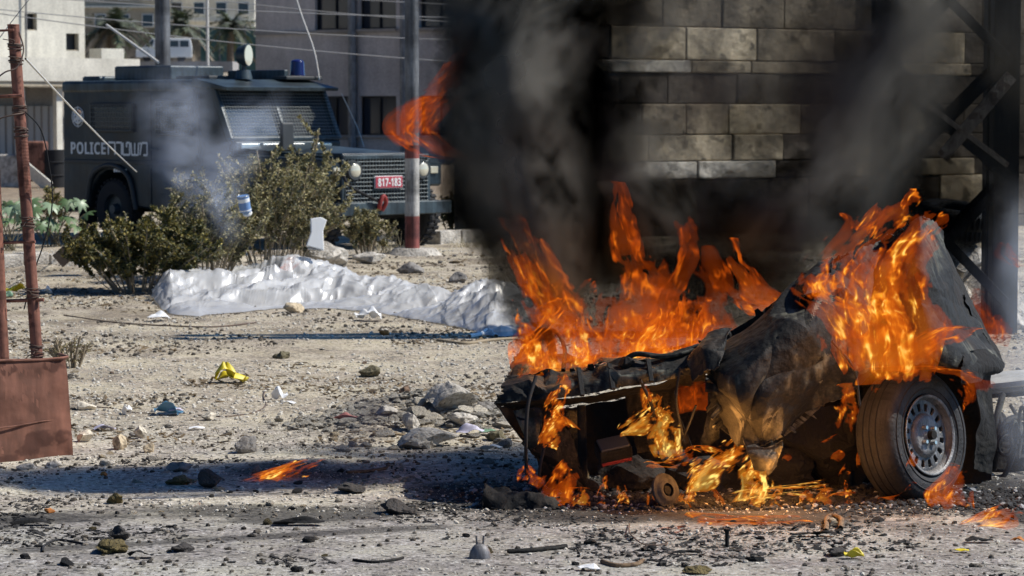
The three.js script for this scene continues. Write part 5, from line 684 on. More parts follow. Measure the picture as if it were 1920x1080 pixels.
{ // junk by the white house
  const d = 62; const J = (name, label, cat, px, py, g, m) => { const p = at(px, py, d), k = part(g, m, name); k.position.set(p.x, height(p.x, -d), -d); tag(k, label, cat); };
  J('oil_drum', 'black oil drum in front of the roller shutters', 'drum', 102, 300, M([new THREE.CylinderGeometry(0.3, 0.3, 0.85, 22).translate(0, 0.43, 0), new THREE.TorusGeometry(0.3, 0.02, 6, 24).rotateX(1.5708).translate(0, 0.28, 0), new THREE.TorusGeometry(0.3, 0.02, 6, 24).rotateX(1.5708).translate(0, 0.58, 0)]), MT.black);
  J('rusty_tank', 'dark rusty tank standing left of the oil drum', 'tank', 62, 300, M([box(0.62, 0.9, 0.5, 0, 0.6, 0, 0.05), box(0.06, 0.2, 0.06, -0.25, 0.1, 0.2, 0), box(0.06, 0.2, 0.06, 0.25, 0.1, 0.2, 0)]), MT.rust); J('concrete_block', 'pale concrete block left of the rusty tank', 'block', 20, 306, M([box(0.5, 0.75, 0.4, 0, 0.37, 0, 0.04)]), MT.rubble);
  J('board', 'pale board propped between the drum and the rusty tank', 'board', 74, 318, M([plank(V(-0.25, 0.5, 0.6), V(0.35, 0.02, 0.75), 0.28, 0.04)]), MT.pale);
}
{ const b = gnd(172, 470), t = thing('clay_jar', 'small pale jar standing behind the dense bush', 'jar', at(176, 452, 27.6)); part(new THREE.LatheGeometry([[0.04, 0], [0.11, 0.02], [0.12, 0.1], [0.07, 0.16], [0.065, 0.2], [0.08, 0.22]].map(([x, y]) => new THREE.Vector2(x, y)), 24).translate(0, -0.12, 0), MT.lime, 'jar', t); part(new THREE.TorusGeometry(0.08, 0.012, 8, 24).rotateX(1.5708).translate(0, 0.10, 0), MT.lime, 'lip', t); const k = tag(part(plank(V(-0.35, -0.2, 0.1), V(0.02, 0.12, 0.1), 0.16, 0.03), MT.bark, 'old_plank'), 'dark weathered plank leaning beside the pale jar', 'plank'); k.position.copy(t.position); }
// ---- small stones and flakes that can be told apart, then the grit nobody could count
const rockShapes = Array.from({ length: 10 }, (_, i) => uvBox(rockGeo(1, 300 + i, 2, 0.6 + 0.05 * (i % 4), 0.3))); for (const g of rockShapes) g.userData.uvDone = true;
const q0 = rng(808);
const zones = [
  [48, 'small pale limestone bit on the gravel between the metal box and the burning scrap', 'limestone bits beside the metal box', [150, 640], [800, 965], [9, 30], [MT.lime, MT.limeWarm, MT.rubble]],
  [34, 'small pale stone scattered on the open ground below the plastic sheet', 'stones on the open ground', [120, 900], [610, 780], [8, 20], [MT.lime, MT.limeWarm, MT.brownStone]],
  [46, 'small grey rubble bit around the heap beside the wreck', 'rubble bits round the heap', [640, 950], [745, 880], [12, 48], [MT.rubble, MT.lime, MT.rubble]],
  [26, 'small burnt black lump lying on the road in front', 'burnt lumps on the road', [20, 1900], [975, 1072], [10, 44], [M2.ash, MT.charDark, M2.moss]],
  [18, 'small stone or lump of earth behind the plastic sheet', 'lumps behind the plastic sheet', [640, 900], [478, 560], [8, 26], [MT.rubble, M2.shade, MT.limeWarm]],
  [22, 'small scorched crumb on the road before the wheel', 'scorched crumbs by the wheel', [1080, 1910], [975, 1030], [7, 20], [M2.ash, MT.charDark, M2.ash]],
  [24, 'small black burnt crumb on the gravel round the wind-bent flames', 'burnt crumbs round the small fire', [380, 760], [880, 960], [8, 22], [M2.ash, MT.charDark]],
];
const LM = [['the metal box', 137, 800], ['the yellow bag', 432, 718], ['the blue wrapper', 315, 770], ['the folded paper tent', 524, 748], ['the olive lump', 694, 700], ['the brown stone', 762, 740], ['the rubble heap', 800, 800], ['the pink rag', 655, 782], ['the wind-bent flames', 500, 910], ['the tiny flame', 356, 962], ['the blackened boulder', 464, 848], ['the large burnt clump', 210, 1030], ['the charred mat', 664, 920], ['the pointed burnt lump', 742, 960], ['the domed metal piece', 900, 1040], ['the standing bolt', 1363, 1020], ['the white road scrap', 1104, 1068], ['the curved stick', 1165, 1060], ['the wreck corner', 940, 860], ['the plastic sheet end', 900, 630], ['the left end of the plastic sheet', 310, 590], ['the striped pole', 773, 478], ['the grey boulder', 603, 506], ['the steel wheel', 1745, 950], ['the low flat flames', 1390, 975], ['the yellow shred', 1600, 1046], ['the yellow road scrap', 1804, 1036], ['the right road fire', 1840, 978], ['the mossy clod', 530, 672], ['the middle of the plastic sheet', 620, 590], ['the sharp upright stone', 264, 815]];
const taken = {};
for (const [n, , , xs, ys, sz, ms] of zones) for (let i = 0; i < n; i++) {
  const px = rr(...xs, q0), py = rr(...ys, q0), b = gnd(px, py), s = lerp(sz[0], sz[1], q0() ** 2) / 2 / ppm(-b.z), mi = Math.floor(q0() * ms.length), black = ms.includes(M2.ash), k = new THREE.Mesh(rockShapes[Math.floor(q0() * 10)], ms[mi]);
  k.name = numbered(black ? 'burnt_lump' : 'rock'); k.position.set(b.x, b.y + s * 0.22, b.z); k.scale.set(s * rr(0.8, 1.5, q0), s * rr(0.6, 1, q0), s); k.rotation.set(rr(-0.3, 0.3, q0), q0() * 6.28, 0); k.castShadow = k.receiveShadow = true; scene.add(k);
  let best = LM[0], bd = 1e9; for (const l of LM) { const dd = Math.hypot(l[1] - px, (l[2] - py) * 2.4); if (dd < bd) { bd = dd; best = l; } }
  const dx = px - best[1], dy = (py - best[2]) * 2.4, dir = Math.abs(dx) > Math.abs(dy) * 1.3 ? (dx < 0 ? 'just left of' : 'just right of') : dy < 0 ? (dx < 0 ? 'behind and left of' : 'behind and right of') : dx < 0 ? 'before and left of' : 'before and right of', m = ms[mi];
  const look = (s * ppm(-b.z) > 7 ? 'larger ' : 'tiny ') + (m === MT.lime ? 'pale limestone bit' : m === MT.limeWarm ? 'sandy coloured stone' : m === MT.rubble ? 'grey rubble bit' : m === MT.brownStone ? 'brown stone' : m === M2.shade ? 'dark grey rubble bit' : m === M2.moss ? 'mossy burnt lump' : m === M2.ash ? 'sooty black lump' : 'charred metal crumb'), label = look + ' lying ' + dir + ' ' + best[0];
  tag(k, label, black ? 'burnt lump' : 'stone', look.split(' ').slice(-2).join(' ') + 's ' + dir + ' ' + best[0]);
}
function scatter(name, label, n, geo, m, where, size, tint, seed) {
  const q = rng(seed), im = new THREE.InstancedMesh(geo, m, n), o = new THREE.Object3D(), c = C(1, 1, 1);
  for (let i = 0; i < n; i++) { const [x, z] = where(q), s = size(q, -z); o.position.set(x, height(x, z) + s * 0.25, z); o.rotation.set((q() - 0.5) * 0.8, q() * 6.28, (q() - 0.5) * 0.8); o.scale.set(s * rr(0.7, 1.5, q), s * rr(0.5, 1, q), s); o.updateMatrix(); im.setMatrixAt(i, o.matrix); const t = tint(q); c.setRGB(...t); im.setColorAt(i, c); }
  im.name = name; im.castShadow = im.receiveShadow = true; scene.add(im); return tag(im, label, null, null, 'stuff');
}
const bit = new THREE.IcosahedronGeometry(1, 0); bit.deleteAttribute('uv'); const plain = mat(1, 1, 1, 0.95);
const field = (d0, d1, pow = 1) => (q) => { const d = d0 * Math.pow(d1 / d0, Math.pow(q(), pow)); return [(q() * 2 - 1) * (0.21 * d + 0.6), -d]; };
const offRoad = (f, keep) => (q) => { for (let i = 0; i < 6; i++) { const p = f(q); if (p[1] < -11.6 || q() < keep) return p; } return f(q); };
const patchy = (f, scale, cut) => (q) => { for (let i = 0; i < 12; i++) { const p = f(q); if (fbm(p[0] * scale, p[1] * scale, 7, 3) > cut) return p; } return f(q); };
scatter('gravel', 'pale limestone grit strewn over the ground', 64000, bit, plain, offRoad(patchy(field(9.6, 34), 0.7, -0.12), 0.3), (q, d) => (0.0018 + 0.0085 * q() ** 6) * (d > 15 ? 1.5 : 1), (q) => { const g = 0.36 + 0.26 * q(); return [g, g * 0.93, g * 0.79]; }, 1);
scatter('dark_grit', 'dark crumbs of soot and earth over the ground', 24000, bit, plain, offRoad(patchy(field(9.6, 32), 1.1, 0.05), 0.45), (q, d) => (0.002 + 0.012 * q() ** 5) * (d > 15 ? 1.5 : 1), (q) => { const g = 0.03 + 0.13 * q(); return [g, g * 0.85, g * 0.66]; }, 2);
scatter('soot_flakes', 'black flakes of soot on the road and round the wreck', 12000, new THREE.BoxGeometry(2.2, 0.35, 1), plain, patchy(field(9.6, 13.4), 1.6, 0.1), (q) => 0.0022 + 0.013 * q() ** 4, (q) => { const g = 0.008 + 0.04 * q(); return [g, g * 0.95, g * 0.9]; }, 3);
scatter('leaf_litter', 'dry brown leaf litter in drifts across the ground', 14000, new THREE.BoxGeometry(2.6, 0.25, 0.8), plain, patchy(field(14, 34), 0.9, 0.1), (q) => 0.005 + 0.016 * q() ** 2, (q) => { const g = 0.05 + 0.16 * q(); return [g * 1.25, g * 0.9, g * 0.5]; }, 4);
scatter('ash_rubble', 'burnt crumbs and glass heaped under the wreck', 9000, bit, plain, (q) => { const t = q(); return [lerp(-0.05, 2.35, t) + rr(-0.2, 0.2, q), -12.0 + 0.35 * (q() + q() - 1)]; }, (q) => 0.003 + 0.018 * q() ** 4, (q) => { const g = q() < 0.1 ? 0.3 : 0.012 + 0.03 * q(); return [g, g, g]; }, 5);
scatter('broken_stone', 'broken limestone among the grit near the metal box', 3000, rockShapes[2], MT.lime, patchy(field(12.2, 17), 1.2, 0.12), (q) => 0.004 + 0.015 * q() ** 4, (q) => { const g = 0.65 + 0.3 * q(); return [g, g, g]; }, 6);
scatter('heap_rubble', 'crumbled mortar and rubble crumbs heaped beside the wreck', 5000, rockShapes[5], MT.rubble, (q) => { const h = HEAP[Math.floor(q() * 3)], a = q() * 6.283, r = h[2] * 1.1 * Math.sqrt(-Math.log(1 - 0.95 * q())) * 0.62; return [h[0] + r * Math.cos(a), h[1] + r * Math.sin(a) * 0.8]; }, (q) => 0.005 + 0.03 * q() ** 4, (q) => { const g = 1.1 + 0.45 * q(); return [g, g, g * 0.97]; }, 7);
// ---------------------------------------------------------------- flames: thin burning sheets, bent in depth, torn into tongues
const flameMat = new THREE.MeshBasicMaterial({ vertexColors: true, transparent: true, side: THREE.DoubleSide });
flameMat.name = 'flame';
const RAMP = [[0, [0.16, 0.016, 0.001]], [0.28, [0.55, 0.075, 0.004]], [0.5, [0.95, 0.20, 0.010]], [0.72, [1.25, 0.46, 0.035]], [1, [1.7, 1.15, 0.28]]];
function heat(h) { h = clamp(h); for (let i = 0; i < RAMP.length - 1; i++) { const [a, ca] = RAMP[i], [b, cb] = RAMP[i + 1]; if (h <= b) { const t = (h - a) / (b - a); return ca.map((x, k) => lerp(x, cb[k], t)); } } return RAMP[4][1]; }
function flameLayer(spine, widths, o) {
  const { cell = 0.006, alpha = 0.8, hot = 0.5, gap = 0, seed = 1, turn = 0, wave = 0.12, fine = 1, hi = 1 } = o, soft = o.soft ?? (Math.max(...widths) > 0.07 ? 0.22 : 0.13);
  const n = spine.length - 1; let len = 0; for (let i = 0; i < n; i++) len += spine[i].distanceTo(spine[i + 1]); const wMax = Math.max(...widths);
  const nv = Math.min(220, Math.max(14, Math.round(len / cell))), nu = Math.min(170, Math.max(10, Math.round(2 * wMax / cell)));
  const fk = 1.35 * fine * clamp(0.15 / wMax, 1, 3.2); const S = V(Math.cos(turn), 0, Math.sin(turn)), pos = [], col = [], A = [];
  for (let j = 0; j <= nv; j++) {
    const v = j / nv, c = V(spline(spine, v, (p) => p.x), spline(spine, v, (p) => p.y), spline(spine, v, (p) => p.z)), w = spline(widths, v, (x) => x), y = v * len;
    for (let i = 0; i <= nu; i++) {
      const u = i / nu * 2 - 1, x = u * w, k = fk;
      const wx = x + 0.055 * fbm(x * 5 * k, y * 3.2 * k, seed, 3) + 0.02 * fbm(x * 16 * k, y * 11 * k, seed + 5, 2), wy = y + 0.06 * fbm(x * 5 * k + 9, y * 3.2 * k, seed + 3, 3);
      const q = fbm(wx * 8.5 * k, wy * 4.2 * k, seed + 11, 5), str = ridge(wx * 12 * k, wy * 4.6 * k, seed + 21, 3), st2 = ridge(wx * 27 * k, wy * 12 * k, seed + 41, 2);
      const env = (1 - u * u) * smooth(-0.02, 0.08, v);
      const I = env * 0.95 - 0.50 - 0.18 * v - 0.50 * Math.pow(v, 2.4) + 2.3 * q + 0.16 * (st2 - 0.3) - gap;
      const fil = smooth(0.45, 1.0, str * 0.75 + st2 * 0.35), edge = smooth(0, 0.05, I) * (1 - smooth(0.06, 0.22, I));
      const a = clamp(smooth(0.0, soft, I) * alpha * ((o.body ?? 0.26) + 0.80 * fil + 0.22 * edge)), h = hot * (0.22 + 0.45 * clamp(I)) + (0.62 * fil + 0.10 * edge) * hi * (0.22 + hot) - 0.16 * v + 0.05 + (o.lift ?? 0);
      const p = c.clone().addScaledVector(S, x + 0.05 * fbm(y * 5, seed, 3, 2) * v); p.z += wave * fbm(x * 4, y * 4, seed + 31, 3) + 0.10 * u * u; pos.push(p.x, p.y, p.z); A.push(a); col.push(...heat(h), a);
    }
  }
  const idx = []; for (let j = 0; j < nv; j++) for (let i = 0; i < nu; i++) { const a = j * (nu + 1) + i, b = a + 1, c = a + nu + 2, d = a + nu + 1; if (Math.max(A[a], A[b], A[c], A[d]) > 0.012) idx.push(a, b, c, a, c, d); }
  const g = new THREE.BufferGeometry(); g.setAttribute('position', new THREE.Float32BufferAttribute(pos, 3)); g.setAttribute('color', new THREE.Float32BufferAttribute(col, 4)); g.setIndex(idx); return g;
}
let fseed = 100;
function flame(label, base, tongues, light) {                        // tongues: [[ [px,py,d], ... ], [widths in photo px], layers, options]
  const b = at(...base), t = thing('flame', label, 'flame', b);
  for (const [pts, ws, layers, o = {}] of tongues) {
    const sp = pts.map((q) => at(...q).sub(b)), w = ws.map((x, i) => x / ppm(pts[Math.min(i, pts.length - 1)][2]));
    for (let k = 0; k < layers; k++) { fseed += 7.3; const off = (k - (layers - 1) / 2) * (o.depth ?? 0.10), turn = (k % 2 ? 1 : -1) * (0.12 + 0.22 * ((k * 0.37) % 1)); part(flameLayer(sp.map((p) => p.clone().add(V(0.01 * k, 0, off))), w.map((x) => x * 1.3 * (1 + 0.15 * ((k * 0.61) % 1))), { ...o, seed: fseed, turn, alpha: (o.alpha ?? 0.8), hot: (o.hot ?? 0.5) }), flameMat, 'tongue', t); }
  }
  if (light) { const l = new THREE.PointLight(new THREE.Color(1, 0.42, 0.10), light * 0.12, 0, 2); l.position.copy(at(...base)).add(V(0, 0.12, 0.1)); l.castShadow = true; l.shadow.radius = 5; scene.add(l); }
  return t;
}
flame('tall roaring flame wrapping the folded panel above the steel wheel', [1650, 690, 11.6], [
  [[[1650, 712, 11.62], [1640, 620, 11.6], [1625, 540, 11.65], [1640, 470, 11.8], [1682, 400, 11.95], [1700, 352, 12.0]], [60, 90, 84, 66, 46, 18], 4, { hot: 0.72, alpha: 0.85, gap: 0.02, cell: 0.005 }],
  [[[1600, 640, 11.62], [1560, 580, 11.6], [1530, 540, 11.62], [1545, 490, 11.7], [1585, 430, 11.8], [1590, 400, 11.85]], [30, 46, 44, 40, 28, 14], 2, { hot: 0.62, alpha: 0.85, gap: 0.08 }],
  [[[1680, 700, 11.55], [1720, 650, 11.55], [1770, 615, 11.6], [1800, 612, 11.7]], [26, 46, 44, 22], 2, { hot: 0.6, alpha: 0.85, gap: 0.04 }],
  [[[1640, 690, 11.5], [1700, 690, 11.5], [1770, 690, 11.5], [1812, 720, 11.55], [1815, 770, 11.6]], [20, 26, 30, 26, 12], 2, { hot: 0.58, alpha: 0.85 }],
  [[[1600, 720, 11.6], [1590, 760, 11.6], [1588, 810, 11.65]], [26, 28, 16], 2, { hot: 0.78, alpha: 0.9 }],
], 6);
flame('broad orange flames rising behind the bonnet edge', [1230, 660, 12.5], [
  [[[1170, 690, 12.45], [1190, 610, 12.5], [1195, 530, 12.5], [1165, 440, 12.55], [1150, 340, 12.6]], [50, 74, 50, 22, 8], 3, { hot: 0.50, alpha: 0.7, hi: 0.7, gap: 0.03 }],
  [[[1240, 690, 12.45], [1260, 620, 12.5], [1265, 550, 12.55], [1290, 470, 12.6], [1280, 400, 12.65]], [70, 88, 64, 34, 10], 3, { hot: 0.48, alpha: 0.62, hi: 0.6, gap: 0.03 }],
  [[[1350, 660, 12.5], [1330, 600, 12.55], [1345, 540, 12.55], [1320, 460, 12.6]], [56, 66, 44, 12], 2, { hot: 0.45, alpha: 0.6, hi: 0.6, gap: 0.05 }],
  [[[1440, 590, 12.4], [1420, 555, 12.4], [1385, 500, 12.45], [1362, 445, 12.5]], [30, 44, 30, 10], 3, { hot: 0.55, alpha: 0.75, hi: 0.7 }],
  [[[1190, 700, 12.3], [1200, 650, 12.3], [1230, 600, 12.35], [1240, 560, 12.4]], [60, 66, 40, 14], 2, { hot: 0.75, alpha: 0.75 }],
  [[[1110, 690, 12.3], [1105, 630, 12.35], [1090, 570, 12.4], [1100, 520, 12.45]], [26, 36, 26, 10], 2, { hot: 0.45, alpha: 0.6, gap: 0.05 }],
], 8);
flame('tall flame leaning left over the torn corner of the wreck', [1040, 640, 12.5], [
  [[[1060, 690, 12.35], [1050, 610, 12.45], [1020, 540, 12.5], [985, 460, 12.55], [950, 400, 12.6], [935, 350, 12.65]], [26, 40, 44, 32, 20, 6], 3, { hot: 0.56, alpha: 0.75, gap: 0.02 }],
  [[[985, 690, 12.45], [1000, 640, 12.45], [1030, 590, 12.45], [1050, 560, 12.45]], [22, 36, 36, 18], 2, { hot: 0.50, alpha: 0.8 }],
  [[[1075, 680, 12.2], [1065, 640, 12.2], [1060, 615, 12.25]], [30, 32, 16], 2, { hot: 0.72, alpha: 0.9, gap: 0.04 }],
], 4);
flame('fireball licking out of the smoke beside the striped pole', [800, 230, 13.0], [
  [[[870, 300, 13.0], [810, 285, 12.95], [768, 245, 12.95], [775, 205, 12.95], [800, 180, 13.0]], [20, 38, 40, 30, 10], 3, { hot: 0.50, alpha: 0.62, hi: 0.7, body: 0.22, gap: -0.02 }],
  [[[775, 250, 12.95], [800, 200, 12.95], [835, 165, 13.0], [862, 120, 13.05], [868, 70, 13.1], [866, 20, 13.1]], [22, 34, 32, 26, 22, 8], 3, { hot: 0.46, alpha: 0.6, hi: 0.7, body: 0.2, gap: -0.06 }],
]);
flame('narrow yellow flame running down the front of the bumper skin', [1040, 800, 11.9], [
  [[[1022, 835, 11.85], [1032, 790, 11.85], [1040, 740, 11.85], [1048, 698, 11.88]], [12, 16, 15, 7], 2, { hot: 0.85, alpha: 0.95, gap: -0.1 }], [[[1070, 800, 11.88], [1052, 785, 11.88], [1040, 765, 11.88]], [10, 16, 8], 2, { hot: 0.8, alpha: 0.95, gap: -0.1 }]]);
flame('bright yellow flame burning before the bulkhead', [1230, 840, 11.95], [
  [[[1175, 815, 11.95], [1200, 795, 11.95], [1225, 765, 11.95], [1225, 735, 11.98]], [16, 32, 28, 10], 2, { hot: 0.92, alpha: 0.95, gap: 0.07, body: 0.24, lift: 0.20, fine: 1.6 }], [[[1250, 860, 11.9], [1240, 820, 11.9], [1240, 785, 11.95], [1238, 762, 12]], [18, 26, 24, 10], 2, { hot: 1.0, alpha: 0.95, gap: 0.07, body: 0.24, lift: 0.20, fine: 1.6 }], [[[1215, 868, 11.9], [1255, 868, 11.9], [1285, 840, 11.92]], [8, 14, 10], 2, { hot: 0.85, alpha: 0.95, gap: -0.08 }], [[[1210, 770, 11.9], [1212, 735, 11.9], [1205, 705, 11.92]], [7, 9, 5], 1, { hot: 0.7, alpha: 0.9, gap: -0.1 }]]);
flame('yellow flame curling under the crumpled wing', [1320, 880, 11.85], [
  [[[1295, 915, 11.85], [1320, 880, 11.85], [1345, 850, 11.88], [1372, 818, 11.9]], [22, 34, 36, 16], 3, { hot: 0.95, alpha: 0.95, gap: 0.07, body: 0.24, lift: 0.20, fine: 1.6 }], [[[1350, 850, 11.9], [1310, 835, 11.9], [1290, 850, 11.9]], [14, 22, 12], 1, { hot: 0.85, alpha: 0.9 }]], 4);
flame('brightest flame on the ground between the wheel and the wing', [1440, 925, 11.75], [
  [[[1400, 940, 11.75], [1410, 910, 11.75], [1412, 880, 11.78], [1415, 855, 11.8]], [30, 34, 26, 10], 3, { hot: 1.05, alpha: 0.95, gap: 0.06, body: 0.24, lift: 0.20, fine: 1.6 }], [[[1395, 925, 11.72], [1445, 918, 11.7], [1500, 912, 11.7], [1545, 905, 11.72]], [22, 34, 26, 10], 3, { hot: 1.0, alpha: 0.95, gap: 0.06, body: 0.24, lift: 0.20, fine: 1.6 }], [[[1555, 925, 11.7], [1580, 920, 11.7], [1600, 915, 11.72]], [8, 11, 5], 1, { hot: 0.7, alpha: 0.9, gap: -0.1 }]], 6);
flame('low flat orange flames on the road in front of the wreck', [1390, 970, 11.4], [
  [[[1300, 966, 11.5], [1350, 972, 11.42], [1410, 970, 11.4], [1490, 966, 11.4]], [14, 26, 26, 10], 3, { hot: 0.62, alpha: 0.85, gap: -0.2, lift: 0.05 }], [[[1180, 1000, 11.1], [1230, 996, 11.1], [1290, 985, 11.2]], [6, 11, 6], 2, { hot: 0.5, alpha: 0.85, gap: -0.25 }]]);
flame('small flames at the foot of the bumper skin', [1030, 915, 11.9], [
  [[[1040, 950, 11.85], [1042, 915, 11.85], [1050, 885, 11.88], [1056, 862, 11.9]], [24, 32, 24, 10], 3, { hot: 0.66, alpha: 0.9, gap: -0.04 }], [[[985, 905, 11.85], [990, 885, 11.86], [988, 865, 11.87]], [12, 15, 7], 2, { hot: 0.55, alpha: 0.9, gap: -0.05 }], [[[1060, 915, 11.82], [1085, 912, 11.82], [1110, 912, 11.82]], [5, 8, 4], 1, { hot: 0.6, alpha: 0.9, gap: -0.12 }]]);
flame('wind-bent flames on the ground at the left, over black scrap', [500, 905, 12.6], [
  [[[410, 920, 12.8], [465, 906, 12.75], [530, 888, 12.75], [600, 858, 12.75]], [20, 34, 30, 10], 3, { hot: 0.75, alpha: 0.9, gap: -0.16, lift: 0.08 }], [[[440, 908, 12.78], [490, 890, 12.75], [560, 862, 12.75]], [14, 26, 10], 2, { hot: 0.8, alpha: 0.9, gap: -0.14, lift: 0.1 }], [[[440, 948, 12.4], [490, 938, 12.4], [540, 928, 12.4], [600, 914, 12.4]], [14, 26, 20, 8], 3, { hot: 0.7, alpha: 0.9, gap: -0.16, lift: 0.06 }], [[[500, 900, 12.7], [520, 880, 12.7], [570, 864, 12.7]], [10, 18, 8], 2, { hot: 0.7, alpha: 0.9, gap: -0.14 }]]);
flame('tiny orange flame on the gravel, left of the burning scrap', [356, 965, 11.8], [[[[342, 968, 11.8], [356, 958, 11.8], [372, 944, 11.8]], [10, 15, 6], 2, { hot: 0.35, alpha: 0.85, gap: -0.1 }]]);
flame('small flames licking the lower edge of the tyre', [1750, 925, 11.6], [
  [[[1770, 945, 11.55], [1765, 920, 11.55], [1775, 890, 11.55], [1780, 872, 11.56]], [26, 30, 18, 8], 3, { hot: 0.65, alpha: 0.85, gap: -0.08 }], [[[1650, 935, 11.55], [1690, 928, 11.55], [1712, 905, 11.56]], [8, 12, 6], 1, { hot: 0.5, alpha: 0.8 }], [[[1700, 870, 11.6], [1708, 855, 11.6], [1704, 838, 11.62]], [6, 8, 4], 1, { hot: 0.6, alpha: 0.8, gap: -0.1 }]]);
flame('small orange flame on the road right of the wheel', [1840, 975, 11.3], [[[[1805, 985, 11.35], [1838, 975, 11.3], [1855, 958, 11.3], [1870, 948, 11.3]], [18, 32, 22, 8], 3, { hot: 0.72, alpha: 0.9, gap: -0.16, lift: 0.06 }], [[[1860, 985, 11.3], [1875, 978, 11.3], [1885, 972, 11.3]], [6, 8, 4], 1, { hot: 0.5, alpha: 0.9, gap: -0.1 }], [[[1890, 968, 11.4], [1900, 958, 11.4], [1908, 950, 11.4]], [6, 9, 4], 1, { hot: 0.5, alpha: 0.9, gap: -0.1 }]]);
flame('dim flames in the haze behind the folded panel', [1845, 590, 12.9], [[[[1852, 645, 12.9], [1840, 600, 12.9], [1825, 560, 12.9], [1822, 540, 12.9]], [16, 28, 22, 8], 2, { hot: 0.30, alpha: 0.5 }], [[[1910, 500, 13], [1888, 480, 13], [1880, 455, 13]], [16, 24, 10], 2, { hot: 0.25, alpha: 0.4 }]]);
flame('loose tongues of flame left of the steel wheel', [1550, 850, 11.7], [
  [[[1540, 830, 11.7], [1552, 820, 11.7], [1566, 812, 11.7]], [6, 10, 5], 1, { hot: 0.7, alpha: 0.9, gap: -0.15 }], [[[1560, 862, 11.7], [1566, 850, 11.7], [1572, 842, 11.7]], [6, 9, 4], 1, { hot: 0.55, alpha: 0.9, gap: -0.15 }], [[[1608, 872, 11.68], [1612, 862, 11.68], [1614, 850, 11.68]], [4, 6, 3], 1, { hot: 0.9, alpha: 0.9, gap: -0.2 }], [[[1470, 862, 11.7], [1476, 857, 11.7], [1484, 852, 11.7]], [4, 6, 3], 1, { hot: 0.5, alpha: 0.9, gap: -0.15 }], [[[1575, 890, 11.65], [1582, 880, 11.65], [1590, 868, 11.65]], [5, 8, 4], 1, { hot: 0.6, alpha: 0.9, gap: -0.15 }]]);
flame('glow of fire seen through the burnt hole in the bulkhead', [1300, 730, 12.25], [[[[1300, 770, 12.2], [1300, 735, 12.2], [1298, 700, 12.2]], [26, 30, 24], 2, { hot: 0.22, alpha: 0.85, gap: -0.35, hi: 0.3 }]]);
{ // ragged fire joining the tongues along the bonnet edge, and small flames along the foot of the wreck
  const q = rng(606), a = [], c = [];
  for (let k = 0; k < 13; k++) { const x = 985 + k * 28 + rr(-10, 10, q), y0 = 700 - (x - 985) * 0.13 + rr(-6, 10, q), h = rr(60, 150, q), dx = rr(-30, 16, q), d = 12.2 + 0.1 * q(); a.push([[[x, y0, d], [x + dx * 0.3, y0 - h * 0.5, d + 0.05], [x + dx, y0 - h, d + 0.08]], [rr(18, 34, q), rr(18, 30, q), 7], 2, { hot: rr(0.5, 0.75, q), alpha: 0.75, gap: 0.02 }]); }
  for (let k = 0; k < 12; k++) { const x = 1075 + k * 47 + rr(-16, 16, q), y0 = 952 + rr(-14, 6, q), h = rr(22, 60, q), dx = rr(-12, 16, q), d = 11.75 + 0.12 * q(); c.push([[[x, y0, d], [x + dx * 0.3, y0 - h * 0.5, d], [x + dx, y0 - h, d + 0.02]], [rr(8, 18, q), rr(8, 15, q), 4], 1, { hot: rr(0.7, 1, q), alpha: 0.9, gap: -0.06, lift: 0.08, fine: 1.3 }]); }
  flame('ragged low fire all along the bonnet edge', [1150, 690, 12.25], a); flame('scattered small yellow flames along the foot of the wreck', [1330, 945, 11.8], c);
}
flame('faint fire among the roots of the twiggy bush', [540, 500, 25.9], [[[[530, 512, 26], [545, 492, 26], [552, 478, 26]], [10, 14, 7], 2, { hot: 0.12, alpha: 0.55, cell: 0.012 }]]);

// ---------------------------------------------------------------- smoke: bodies of soot-laden air that swallow light, with lit billows inside
function puff(t, px, py, d, rx, ry, rz, trans, seed, tint = [1, 0.985, 0.96], rough = 0.55) {     // radii in photo px; trans: light left after one radius of it
  const s = 1 / ppm(d), g = new THREE.IcosahedronGeometry(1, 36), p = g.attributes.position, c = at(px, py, d);
  for (let i = 0; i < p.count; i++) { const v = V(p.getX(i), p.getY(i), p.getZ(i)), r = 1 + rough * fbm(v.x * 1.5 + seed, v.y * 1.5, v.z * 1.5, 2) + 0.34 * (1 - 2.2 * Math.abs(fbm(v.x * 2.4, v.y * 2.4 + seed, v.z * 2.4, 2))) + 0.16 * (0.5 - 2 * Math.abs(fbm(v.x * 6, v.y * 6 + seed, v.z * 6, 3))); p.setXYZ(i, v.x * r * rx * s, v.y * r * ry * s, v.z * r * rz * s); }
  g.deleteAttribute('uv'); g.computeVertexNormals();
  const m = new THREE.MeshPhysicalMaterial({ color: C(0.05, 0.05, 0.05), roughness: 1, transmission: 1, ior: 1, thickness: 1, transparent: true, opacity: 0, attenuationColor: C(...tint.map((x) => clamp(trans ** (2 - x), 0.0002, 1))), attenuationDistance: Math.min(rx, rz) * s });
  m.name = 'smoke'; const o = part(g, m, 'billow', t); o.position.copy(c.sub(t.position)); return o;
}
const smokeMat = mat(1, 1, 1, 1, 0, { vertexColors: true, transparent: true }); smokeMat.name = 'smoke_wisp';
